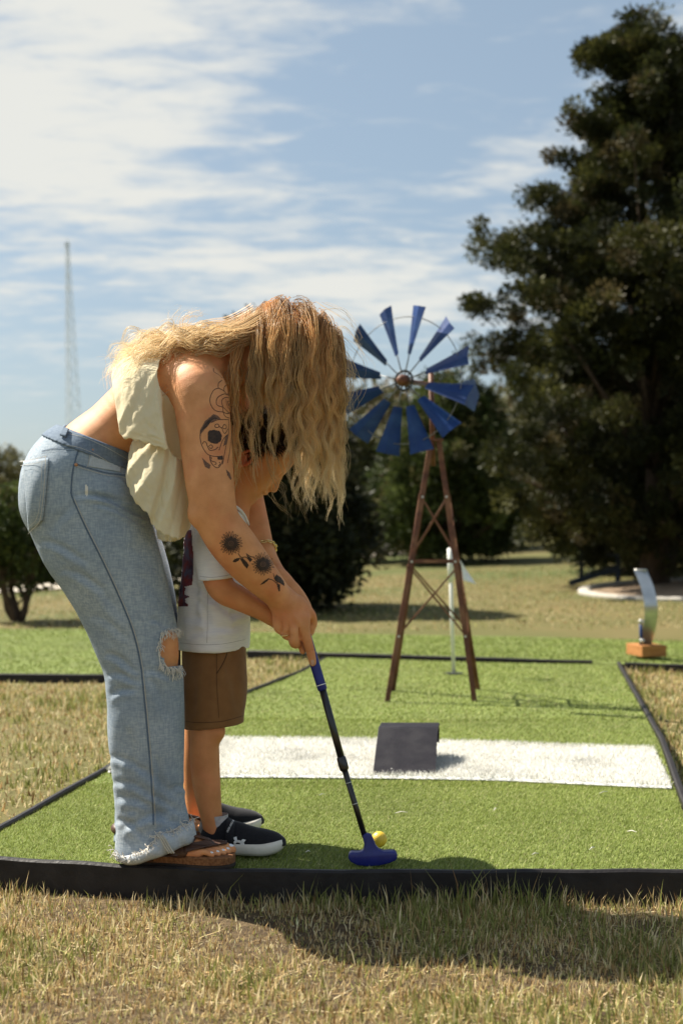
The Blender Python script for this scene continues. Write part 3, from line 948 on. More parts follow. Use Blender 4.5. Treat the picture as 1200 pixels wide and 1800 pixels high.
tree('oak_tree', 'dark low branching tree right behind the hanging blonde hair', 'tree', (-0.82, 13.9), 2.8, 0.08,
     [(0.10, 0.75), (0.40, 1.02), (0.8, 1.05), (1.3, 0.88), (1.8, 0.66), (2.4, 0.5), (2.9, 0.2)], 760, 80, 0.17, (0.075, 0.02), [(0.022, 0.026, 0.010), (0.035, 0.038, 0.013), (0.016, 0.02, 0.009), (0.05, 0.045, 0.02)], JW, stems=3, lobes=0.3, inner=0.15, seed=10, droop=0.3)
tree('oak_tree', 'small thin trunked tree left of the windmill by the road', 'tree', (0.85, 31), 2.6, 0.075,
     [(0.75, 0.55), (1.2, 0.75), (1.8, 0.8), (2.4, 0.5), (2.7, 0.15)], 200, 60, 0.24, (0.12, 0.035), [(0.06, 0.06, 0.022), (0.09, 0.085, 0.035), (0.05, 0.042, 0.02)], [2, 2, 1], lobes=0.4, seed=12)
tree('oak_tree', 'small pale olive tree standing by the road right of the windmill', 'tree', (5.55, 36), 2.6, 0.10,
     [(0.6, 0.5), (1.0, 0.75), (1.5, 0.85), (2.1, 0.6), (2.5, 0.2)], 220, 60, 0.24, (0.12, 0.035), [(0.12, 0.12, 0.05), (0.16, 0.15, 0.065), (0.10, 0.085, 0.04)], [2, 2, 1], lobes=0.4, seed=13)
tree('magnolia_bush', 'glossy leaved bush with sunlit glints at the right edge', 'bush', (4.2, 17.6), 1.9, 0.05,
     [(0.75, 0.25), (1.1, 0.45), (1.6, 0.5), (2.0, 0.3)], 90, 22, 0.2, (0.13, 0.04), [(0.06, 0.07, 0.025), (0.10, 0.10, 0.04)], [1, 1], mat='gloss_leaf', stems=3, spread=0.25, seed=14)
tree('crepe_myrtle', 'multi stemmed green bush tree at the left edge above the left turf', 'tree', (-3.05, 12.9), 1.3, 0.035,
     [(0.34, 0.30), (0.55, 0.48), (0.8, 0.52), (1.05, 0.42), (1.22, 0.2)], 190, 40, 0.13, (0.055, 0.02), GRN, JW, stems=5, spread=0.42, lobes=0.3, seed=15, inner=0.1)
tree('oak_tree', 'leafy tree with twiggy top at the far left behind the jeans', 'tree', (-7.3, 28.5), 3.0, 0.10,
     [(0.5, 0.8), (1.2, 1.15), (1.9, 1.0), (2.4, 0.7), (2.9, 0.25)], 230, 46, 0.2, (0.10, 0.03), [(0.085, 0.085, 0.03), (0.12, 0.11, 0.045), (0.06, 0.06, 0.022)], [2, 2, 1], stems=3, spread=0.7, lobes=0.55, seed=16)
for i, (x, y, h, r, lab, sd) in enumerate([
        (5.6, 21.5, 2.6, 1.25, 'dark shrub behind the planter at the right edge', 25),
        (2.9, 29.5, 2.9, 1.2, 'dark shrub between the broad juniper and the pale olive tree', 26),
        (7.3, 27.5, 3.0, 1.5, 'dark shrub far behind the low green juniper', 27),
        (-6.0, 29.0, 2.1, 1.25, 'dark shrub in the row behind the seat of the jeans', 21),
        (-4.1, 30.0, 2.1, 1.2, 'dark shrub in the row seen left of the bare back and thigh', 22),
        (-2.5, 31.0, 2.4, 1.2, 'shrub seen through the gap between the jeans and the child', 23),
        (0.05, 27, 2.7, 1.1, 'brown green shrub behind the low dark tree and left windmill blades', 24)]):
    tree('shrub', lab, 'shrub', (x, y), h, 0.05, [(0.12, r * 0.8), (h * 0.4, r), (h * 0.75, r * 0.8), (h, r * 0.3)], 230, 60, 0.2, (0.10, 0.028), JUN, JW, stems=3, spread=0.4, lobes=0.3, seed=sd, group='shrubs along the far lawn')

# far wooded rise
n = 2600
X = RNG.uniform(-48, 52, n); Y = RNG.uniform(62, 96, n)
hgt = 2.6 + 2.6 * np.clip(vnoise(np.stack([X, Y, X * 0], 1), 0.11) + 0.5, 0, 1.3) + (Y - 62) * 0.05 - np.clip((np.abs(X + 6) - 10) / 30, 0, 1) * 0.8
Z = ground_z(X, Y) + RNG.random(n) ** 0.7 * hgt
Vt, Ft, Ct = tufts(np.stack([X, Y, Z], 1), np.tile([0, -0.6, 0.5], (n, 1)), 60, 1.15, 0.42, 0.13, [(0.125, 0.10, 0.05), (0.09, 0.085, 0.035), (0.16, 0.125, 0.07), (0.065, 0.068, 0.026)], [3, 3, 2, 2])
tl = mesh_np('treeline', Vt, Ft, M['leaf'], smooth=False, color=Ct)
set_props(tl, 'brown green wooded rise far behind the road', 'treeline', kind='stuff')

# lattice tower
tw = empty('lattice_tower', (-60, 300, 0), 'tall pale lattice radio tower on the left skyline', 'tower')
TB = np.array([-58.4, 300.0, 3.0]); TH = 61.5
tx = lambda f: -60.2 + 1.9 * (1 - f)
mb = MB()
def tcorner(f, k):
    w = 0.30 + 2.35 * (1 - f)
    a = 2 * math.pi * k / 3 + 0.5
    return (tx(f) + w * math.cos(a), 300 + w * math.sin(a), 3.0 + TH * f)
for k in range(3):
    mb.tube([tcorner(f, k) for f in np.linspace(0, 1, 8)], 0.10, 5)
mb.build('mast_leg', M['tower'], tw)
mb = MB()
fs = np.linspace(0, 1, 20) ** 0.85
for i in range(19):
    for k in range(3):
        mb.tube([tcorner(fs[i], k), tcorner(fs[i + 1], (k + 1) % 3)], 0.05, 4, cap=False)
        mb.tube([tcorner(fs[i], (k + 1) % 3), tcorner(fs[i + 1], k)], 0.05, 4, cap=False)
        mb.tube([tcorner(fs[i], k), tcorner(fs[i], (k + 1) % 3)], 0.04, 4, cap=False)
mb.build('lattice_bracing', M['tower'], tw)
mb = MB(); mb.tube([tcorner(1, 0), (tx(1), 300, 3 + TH + 1.6)], 0.07, 5); mb.box((tx(1), 300, 3 + TH + 0.1), (0.9, 0.9, 0.5)); mb.build('beacon', M['tower'], tw)

# planter ring with soil
PX, PY = 4.30, 15.9
pz = float(ground_z(PX, PY))
pl = empty('planter_ring', (PX, PY, pz), 'low round pale concrete planter edge under the tallest cedar', 'planter')
mb = MB()
ns = 40
prof = [(1.40, -0.12), (1.40, 0.045), (1.42, 0.06), (1.51, 0.06), (1.53, 0.045), (1.53, -0.16)]
slope_ = (float(ground_z(PX, PY + 1)) - float(ground_z(PX, PY - 1))) / 2
slx_ = (float(ground_z(PX + 1, PY)) - float(ground_z(PX - 1, PY))) / 2
ax_p = (-slx_, -slope_, 1.0)
mb.lathe(prof, (PX, PY, pz), ns, axis=ax_p)
mb.build('kerb_ring', M['concrete'], pl, smooth=False)
mb = MB(); mb.lathe([(0.01, 0.05), (0.7, 0.04), (1.41, 0.022)], (PX, PY, pz), ns, axis=ax_p); mb.build('soil', M['mulch'], pl)


# adirondack chairs
def adirondack(loc, rz, label):
    t = empty('garden_chair', (0, 0, 0), label, 'chair', 'navy slatted garden chairs by the planter')
    for k in range(5):                      # back slats, fanned, leaning backwards (-x)
        o = (k - 2) * 0.115
        mb = MB(); top = 0.98 - 0.035 * abs(k - 2) ** 1.5
        mb.bar((0.0, o * 0.85, 0.30), (-0.34, o * 1.12, top), 0.10, 0.02, up=(1, 0, 0.45)); mb.build('back_slat', M['chair'], t, bevel=0.004)
    for k in range(6):                      # seat slats sloping down to the back
        x = 0.52 - k * 0.1
        mb = MB(); mb.bar((x, -0.27, 0.37 - 0.020 * k), (x, 0.27, 0.37 - 0.020 * k), 0.085, 0.02); mb.build('seat_slat', M['chair'], t, bevel=0.004)
    for s in (-1, 1):
        mb = MB(); mb.bar((-0.24, s * 0.33, 0.56), (0.58, s * 0.33, 0.58), 0.13, 0.024); mb.build('arm', M['chair'], t, bevel=0.006)
        mb = MB(); mb.bar((0.50, s * 0.29, 0), (0.50, s * 0.29, 0.565), 0.03, 0.10, up=(1, 0, 0)); mb.build('leg', M['chair'], t, bevel=0.004)
        mb = MB(); mb.bar((0.53, s * 0.265, 0.34), (-0.42, s * 0.265, 0.02), 0.03, 0.11, up=(0, 0, 1)); mb.build('side_rail', M['chair'], t, bevel=0.004)
        mb = MB(); mb.bar((-0.20, s * 0.31, 0.545), (-0.20, s * 0.25, 0.12), 0.03, 0.06, up=(1, 0, 0)); mb.build('rear_post', M['chair'], t, bevel=0.004)
    mb = MB(); mb.bar((-0.15, -0.31, 0.53), (-0.15, 0.31, 0.53), 0.02, 0.07, up=(0, 0, 1)); mb.build('back_rail', M['chair'], t, bevel=0.004)
    t.location = loc; t.rotation_euler = (0, 0, rz); t.scale = (0.66,) * 3
    return t


adirondack((3.22, 17.6, float(ground_z(3.22, 17.6)) + 0.0), R(-12), 'navy slatted garden chair facing right at the left side of the planter')
adirondack((5.15, 17.2, float(ground_z(5.15, 17.2)) + 0.0), R(186), 'navy slatted garden chair at the right edge turned left under the cedar')

# ------------------------------------------------------------------ curved metal obstacle on a wooden block
ob = empty('curved_metal_obstacle', tuple(G(1138, 1158)), 'curved shiny metal sheet standing on a wooden block at the right', 'golf obstacle')
OY = 8.55
oz = 0.02
c0 = U(1140, 1150, OY)
mb = MB(); mb.box((c0[0] - 0.005, OY + 0.06, oz + 0.035), (0.165, 0.24, 0.07), Matrix.Rotation(R(12), 3, 'Z')); mb.build('wooden_block', M['wood'], ob, bevel=0.004)
prof = [(1137, 1140), (1139, 1110), (1140, 1080), (1138, 1055), (1135, 1030), (1129, 1004)]
V, F = [], []
nrow = 24
px_ = np.interp(np.linspace(0, 5, nrow), range(6), [p[0] for p in prof]); py_ = np.interp(np.linspace(0, 5, nrow), range(6), [p[1] for p in prof])
for i in range(nrow):
    f = i / (nrow - 1)
    c = U(px_[i], py_[i], OY)
    dep = OY + 0.06 - 0.16 * math.sin(f * math.pi * 0.95) + 0.03
    for side in (-1, 1):
        for th in (-1, 1):
            V.append((c[0] + side * 0.044, dep + side * 0.016 + th * 0.003, c[2]))
for i in range(nrow - 1):
    a, b = i * 4, (i + 1) * 4
    F += [(a, a + 2, b + 2, b), (a + 1, b + 1, b + 3, a + 3), (a, b, b + 1, a + 1), (a + 2, a + 3, b + 3, b + 2)]
e = (nrow - 1) * 4
F += [(0, 1, 3, 2), (e, e + 2, e + 3, e + 1)]
mb = MB(); mb.add(V, F); mb.build('curved_sheet', M['steel'], ob, smooth=False)
mb = MB(); t_ = U(1129, 1004, OY); mb.tube([(t_[0] - 0.04, OY + 0.06, t_[2] + 0.004), (t_[0] + 0.04, OY + 0.07, t_[2] + 0.004)], 0.007, 8); mb.build('rolled_edge', M['bolt'], ob, smooth=True)
mb = MB(); a, b = U(1124, 1095, OY), U(1125, 1136, OY); mb.tube([(a[0], OY - 0.02, a[2]), (b[0], OY - 0.02, b[2])], 0.010, 8); mb.build('support_rod', M['bluesteel'], ob, smooth=True)
for p in ((1124, 1092), (1126, 1126)):
    q = U(*p, OY); mb = MB(); mb.lathe([(0.0, -0.012), (0.014, -0.009), (0.016, 0), (0.014, 0.009), (0, 0.012)], (q[0], OY - 0.03, q[2]), 10, axis=(0, 1, 0)); mb.build('bolt', M['bolt'], ob, smooth=True)

# ------------------------------------------------------------------ flag
fl = empty('golf_flag', (CUP[0], CUP[1], 0), 'small white pennant on a white pole standing in the cup', 'flag')
top = U(790, 963, CUP[1])
mb = MB(); mb.tube([(CUP[0], CUP[1], 0.0), (top[0], CUP[1], top[2])], 0.0105, 10); mb.build('pole', M['white_paint'], fl, smooth=True)
A, B2, C2 = U(795, 964, CUP[1]), U(836, 1027, CUP[1]), U(798, 1016, CUP[1])
V, F = [], []
m = 12
for i in range(m):
    for j in range(m):
        s, t = i / (m - 1), j / (m - 1)
        top_ = A + (B2 - A) * s
        bot_ = C2 + (B2 + np.array([-0.012, 0, 0.004]) - C2) * s
        p = top_ + (bot_ - top_) * t
        p = p + np.array([0, 0.03 * s * math.sin(3.5 * s + 2 * t), 0])
        V.append(p)
F = np.array([(i * m + j, i * m + j + 1, (i + 1) * m + j + 1, (i + 1) * m + j) for i in range(m - 1) for j in range(m - 1)])
fo = mesh_np('pennant', np.array(V), F, M['white_paint'], fl)
fo.modifiers.new('solid', 'SOLIDIFY').thickness = 0.002
mb = MB(); q = U(793, 1008, CUP[1]); mb.tube([(CUP[0] + (top[0] - CUP[0]) * 0.78, CUP[1], q[2] - 0.05), (top[0], CUP[1], top[2] - 0.005)], 0.0145, 10); mb.build('flag_sleeve', M['white_paint'], fl, smooth=True)

# ------------------------------------------------------------------ ramp
rp = empty('ramp', tuple(G(712, 1360)), 'dark rubber wedge ramp standing on the white turf band', 'ramp')
fl_, fr_ = G(655, 1367, 0.004), G(764, 1368, 0.004)
yb = fl_[1] + 0.27
tl_ = U(665, 1291, yb - 0.03); tr_ = U(768, 1292, yb - 0.03)
tb_l, tb_r = U(670, 1279, yb + 0.13), U(771, 1280, yb + 0.13)
zt = 0.118
def rp_pt(p, y, z): return (p[0], y, z)
pr = [(0.0, 0.004), (0.0, 0.010), (0.24, zt - 0.004), (0.255, zt), (0.385, zt - 0.003), (0.40, zt - 0.012), (0.40, zt - 0.06)]
V, F = [], []
for (dy, z) in pr:
    s = dy / 0.40
    for p, q in ((fl_, tb_l), (fr_, tb_r)):
        V.append((p[0] + (q[0] - p[0]) * s, fl_[1] + dy, z + 0.012))
for (dy, z) in pr:                                   # underside
    s = dy / 0.40
    for p, q in ((fl_, tb_l), (fr_, tb_r)):
        V.append((p[0] + (q[0] - p[0]) * s, fl_[1] + max(dy - 0.006, 0.0) + (0.012 if dy == 0 else 0), max(z - 0.014, 0.001) + 0.012))
k = len(pr)
for i in range(k - 1):
    F.append((2 * i, 2 * i + 1, 2 * i + 3, 2 * i + 2))
    F.append((2 * (k + i), 2 * (k + i) + 2, 2 * (k + i) + 3, 2 * (k + i) + 1))
    for c in (0, 1):
        F.append((2 * i + c, 2 * i + 2 + c, 2 * (k + i) + 2 + c, 2 * (k + i) + c))
F += [(0, 1, 2 * k + 1, 2 * k), (2 * k - 2, 2 * k - 1, 4 * k - 1, 4 * k - 2)]
mb = MB(); mb.add(V, F); mb.build('ramp_plate', M['ramp'], rp, bevel=0.002)
for c, (p, q) in enumerate(((fl_, tb_l), (fr_, tb_r))):
    s = 1 if c == 0 else -1
    mb = MB()
    xs_c = [p[0] + (q[0] - p[0]) * f + s * 0.012 for f in (0.08, 0.72, 0.97)]
    Y0 = fl_[1]
    P = [(xs_c[0], Y0 + 0.03, 0.014), (xs_c[1], Y0 + 0.24, zt - 0.012), (xs_c[2], Y0 + 0.385, zt - 0.016), (xs_c[2], Y0 + 0.385, 0.014)]
    V = [(x - 0.005, y, z) for x, y, z in P] + [(x + 0.005, y, z) for x, y, z in P]
    mb.add(V, [(0, 1, 2, 3), (7, 6, 5, 4), (0, 4, 5, 1), (1, 5, 6, 2), (2, 6, 7, 3), (3, 7, 4, 0)])
    mb.build('side_panel', M['ramp'], rp)
mb = MB(); q = G(688, 1360, 0.02)
mb.lathe([(0, 0.0), (0.004, 0.0), (0.0, 0.002)], (q[0], q[1], 0.036), 8); mb.build('screw', M['bolt'], rp)

# ------------------------------------------------------------------ windmill
wm = empty('garden_windmill', (0.45, 6.57, 0), 'ornamental blue bladed windmill on a rust brown four legged tower', 'windmill')
feet = [G(676, 1233), G(838, 1233), G(686, 1214), G(843, 1213)]
apx = U(764, 775, 6.57)
apex = [np.array([apx[0] - 0.030, 6.54, apx[2]]), np.array([apx[0] + 0.030, 6.54, apx[2] - 0.0]), np.array([apx[0] - 0.030, 6.60, apx[2]]), np.array([apx[0] + 0.030, 6.60, apx[2]])]
def legpt(k, f): return feet[k] + (apex[k] - feet[k]) * f
for k in range(4):
    a, b = legpt(k, 0), legpt(k, 1)
    sx = 1 if k % 2 == 0 else -1
    sy = 1 if k < 2 else -1
    t = 0.004; w = 0.024
    mb = MB()                                        # angle iron: two flanges
    V = []
    for p in (a, b):
        x, y, z = p
        V += [(x, y, z), (x + sx * w, y, z), (x + sx * w, y + sy * t, z), (x + sx * t, y + sy * t, z), (x + sx * t, y + sy * w, z), (x, y + sy * w, z)]
    F = [(i, (i + 1) % 6, 6 + (i + 1) % 6, 6 + i) for i in range(6)] + [(0, 1, 2, 3), (0, 3, 4, 5), (9, 8, 7, 6), (11, 10, 9, 6)]
    mb.add(V, F)
    mb.build('leg', M['rust'], wm)
    for f in (0.245, 0.53, 0.78):
        q = legpt(k, f)
        mb = MB(); mb.lathe([(0, -0.004), (0.006, -0.004), (0.006, 0), (0, 0.001)], (q[0] + sx * 0.014, q[1] - 0.003 * sy, q[2]), 8, axis=(0, 1, 0)); mb.build('bolt', M['bolt'], wm)
for (i, j) in ((0, 1), (2, 3), (0, 2), (1, 3)):
    ax = (0, 1, 0) if abs(i - j) == 1 else (1, 0, 0)
    mb = MB(); mb.bar(legpt(i, 0.53), legpt(j, 0.53), 0.004, 0.014, up=(0, 0, 1)); mb.build('crossbar', M['rust'], wm)
    for (f0, f1) in ((0.235, 0.515), (0.54, 0.79)):
        for (p, q) in ((i, j), (j, i)):
            mb = MB(); off = 0.003 if p == i else -0.003
            A, B2 = legpt(p, f0) + np.array(ax) * off, legpt(q, f1) + np.array(ax) * off
            mb.bar(A, B2, 0.003, 0.008, up=(0, 0, 1)); mb.build('brace', M['rust'], wm)
ptop = U(757, 655, 6.57)
mb = MB(); mb.tube([(apx[0] - 0.008, 6.57, apx[2] - 0.12), (ptop[0], 6.57, ptop[2] + 0.02)], 0.013, 10); mb.build('post', M['rust'], wm, smooth=True)
mb = MB()
mb.box((apx[0], 6.57, apx[2] + 0.002), (0.075, 0.075, 0.012)); mb.build('cap_plate', M['rust'], wm, bevel=0.002)
WY = R(31)
ax_w = Vector((-math.sin(WY), -math.cos(WY), 0.0))            # wheel faces left and towards us
hub = Vector((ptop[0], 6.57, float(U(709, 668, 6.35)[2]))) + ax_w * 0.235
hub.x = float(U(709, 668, hub.y)[0])
side_w = Vector((math.cos(WY), -math.sin(WY), 0.0)); up_w = Vector((0, 0, 1))
def wp_(r, a, d=0.0): return hub + (side_w * math.cos(a) + up_w * math.sin(a)) * r + ax_w * d
mb = MB(); tail_root = Vector((ptop[0], 6.57, hub.z)) - ax_w * 0.02
mb.tube([hub + ax_w * 0.03, tail_root], 0.012, 10); mb.build('axle', M['rust'], wm, smooth=True)
mb = MB(); mb.lathe([(0, 0.045), (0.012, 0.045), (0.02, 0.035), (0.026, 0.02), (0.028, -0.02), (0.02, -0.03), (0, -0.03)], hub, 18, axis=ax_w); mb.build('hub', M['rust'], wm, smooth=True)
for nm, rad, th in (('inner_ring', 0.045, 0.006), ('outer_ring', 0.297, 0.0022)):
    mb = MB()
    ns, nt_ = 72, 6
    V, F = [], []
    for i in range(ns):
        a = 2 * math.pi * i / ns
        for j in range(nt_):
            b = 2 * math.pi * j / nt_
            V.append(wp_(rad + th * math.cos(b), a, th * math.sin(b) - 0.004))
    for i in range(ns):
        for j in range(nt_):
            F.append((i * nt_ + j, ((i + 1) % ns) * nt_ + j, ((i + 1) % ns) * nt_ + (j + 1) % nt_, i * nt_ + (j + 1) % nt_))
    mb.add(V, F); mb.build(nm, M['blackmetal'] if rad < 0.1 else M['wire'], wm, smooth=True)
for k in range(12):
    a = R(15 + 30 * k + 1)
    mb = MB(); mb.tube([wp_(0.02, a), wp_(0.15, a)], 0.003, 6); mb.build('spoke', M['wire'], wm, smooth=True)
    rdir = (side_w * math.cos(a) + up_w * math.sin(a))
    tdir = (side_w * -math.sin(a) + up_w * math.cos(a))
    V, F = [], []
    nr = 10
    for i in range(nr):
        f = i / (nr - 1)
        r = 0.125 + 0.225 * f
        half = 0.020 + 0.036 * f
        pit = R(-40 + 10 * f)                           # twist
        for j, e in enumerate((-1, -0.15, 1)):         # folded along a crease
            off = tdir * math.cos(pit) * e * half + ax_w * (math.sin(pit) * e * half + (0.010 * (0.4 + f) if j == 1 else 0))
            V.append(hub + rdir * r + off)
    for i in range(nr - 1):
        for j in range(2):
            F.append((i * 3 + j, i * 3 + j + 1, (i + 1) * 3 + j + 1, (i + 1) * 3 + j))
    me_b = mesh_np('blade', np.array([tuple(p) for p in V]), np.array(F), M['bluesteel'], wm, smooth=False)
    me_b.modifiers.new('solid', 'SOLIDIFY').thickness = 0.0018
# tail vane
t0 = tail_root
mb = MB(); te = t0 - ax_w * 0.34; mb.bar(t0, te, 0.006, 0.02); mb.build('tail_boom', M['rust'], wm)
V = []
for (d, z) in ((0.20, 0.022), (0.46, 0.075), (0.52, 0.0), (0.46, -0.09), (0.20, -0.03)):
    V.append(t0 - ax_w * d + Vector((0, 0, z)))
n_off = side_w * 0.0015
mb = MB(); mb.add([p - n_off for p in V] + [p + n_off for p in V], [(0, 1, 2, 3, 4), (9, 8, 7, 6, 5)] + [(i, (i + 1) % 5, 5 + (i + 1) % 5, 5 + i) for i in range(5)])
mb.build('tail_vane', M['bluesteel'], wm)

# ------------------------------------------------------------------ ball and putter
BC = G(666, 1494)
br = 0.0195
bo = bmesh.new()
bmesh.ops.create_icosphere(bo, subdivisions=5, radius=br)
gold = [(math.sqrt(1 - (1 - 2 * (i + .5) / 230) ** 2), 2.399963 * i, 1 - 2 * (i + .5) / 230) for i in range(230)]
dim = np.array([(s * math.cos(a), s * math.sin(a), z) for s, a, z in gold])
for v_ in bo.verts:
    n_ = np.array(v_.co) / br
    d = np.max(dim @ n_)
    if d > 0.9945: v_.co *= 1 - 0.022 * min(1, (d - 0.9945) / 0.004)
me = bpy.data.meshes.new('golf_ball'); bo.to_mesh(me); bo.free()
for p in me.polygons: p.use_smooth = True
me.materials.append(M['ball'])
ball = bpy.data.objects.new('golf_ball', me); COL.objects.link(ball)
ball.location = (BC[0], BC[1], br + 0.007)
set_props(ball, 'yellow dimpled golf ball on the turf behind the putter head', 'golf ball')

PH_Y, PG_Y = 3.222, 3.285
def PUT(py):
    """centre of the shaft at photo row py"""
    px = 650 + (py - 1490) * (520 - 650) / (1062 - 1490)
    px = np.interp(py, [1062, 1110, 1213, 1345, 1468, 1492], [522, 535.5, 567, 603, 640, 648])
    return U(px, py, PH_Y + (PG_Y - PH_Y) * (1492 - py) / 392.0)
pu = empty('putter', (float(PUT(1500)[0]), PH_Y, 0), 'blue headed putter with black shaft and blue grip held by both people', 'putter')
mb = MB(); mb.tube([PUT(y) for y in (1066, 1070, 1100, 1150, 1190, 1211, 1214)], [0.009, 0.0125, 0.0125, 0.0122, 0.0118, 0.0115, 0.009], 16); gr_ = mb.build('grip', M['grip'], pu, smooth=True)
mb = MB(); mb.tube([PUT(1203.2), PUT(1204.6)], [0.0121, 0.0121], 16); mb.build('grip_ring', M['print_white'], pu, smooth=True)
mb = MB(); mb.tube([PUT(1212), PUT(1345)], 0.0088, 14); mb.build('upper_shaft', M['shaft'], pu, smooth=True)
mb = MB(); mb.tube([PUT(y) for y in (1330, 1332, 1343, 1352, 1355)], [0.009, 0.0112, 0.0118, 0.0112, 0.008], 14); mb.build('collar', M['shaft'], pu, smooth=True)
mb = MB(); mb.tube([PUT(1350), PUT(1472)], [0.0072, 0.0068], 14); mb.build('lower_shaft', M['shaft'], pu, smooth=True)
for y in (1376, 1413):
    mb = MB(); mb.tube([PUT(y - 0.9), PUT(y + 0.9)], 0.0076, 14); mb.build('shaft_mark', M['bolt'], pu, smooth=True)
# head: rounded two sided blade and a neck, outline at its real depth, 26 mm thick
outline = [(612, 1503), (613, 1498.5), (618, 1496), (630, 1496.5), (638, 1494), (640, 1484), (637, 1470), (640, 1465), (646, 1464), (652, 1466), (656, 1474), (660, 1485), (666, 1492), (674, 1495), (690, 1494.5), (695, 1496), (697.5, 1500), (697.5, 1506), (694, 1511), (682, 1516), (664, 1520), (645, 1521), (628, 1519), (616, 1513), (612, 1507)]
bm = bmesh.new()
th_ = lambda py: 0.008 if py < 1486 else (0.008 + (py - 1486) / 10 * 0.006 if py < 1496 else 0.014)
vf = [bm.verts.new(U(x, y, PH_Y) + np.array([0, -th_(y), 0])) for x, y in outline]
vb = [bm.verts.new(U(x, y, PH_Y) + np.array([0, th_(y), 0])) for x, y in outline]
bm.faces.new(vf); bm.faces.new(vb[::-1])
for i in range(len(vf)):
    j = (i + 1) % len(vf)
    bm.faces.new((vf[j], vf[i], vb[i], vb[j]))
bmesh.ops.recalc_face_normals(bm, faces=bm.faces)
me = bpy.data.meshes.new('putter_head'); bm.to_mesh(me); bm.free()
me.materials.append(M['puttersole'])
for p in me.polygons: p.use_smooth = True
ho = link(bpy.data.objects.new('putter_head', me), pu)
mdf = ho.modifiers.new('bevel', 'BEVEL'); mdf.width = 0.0035; mdf.segments = 3; mdf.limit_method = 'ANGLE'; mdf.angle_limit = R(50)


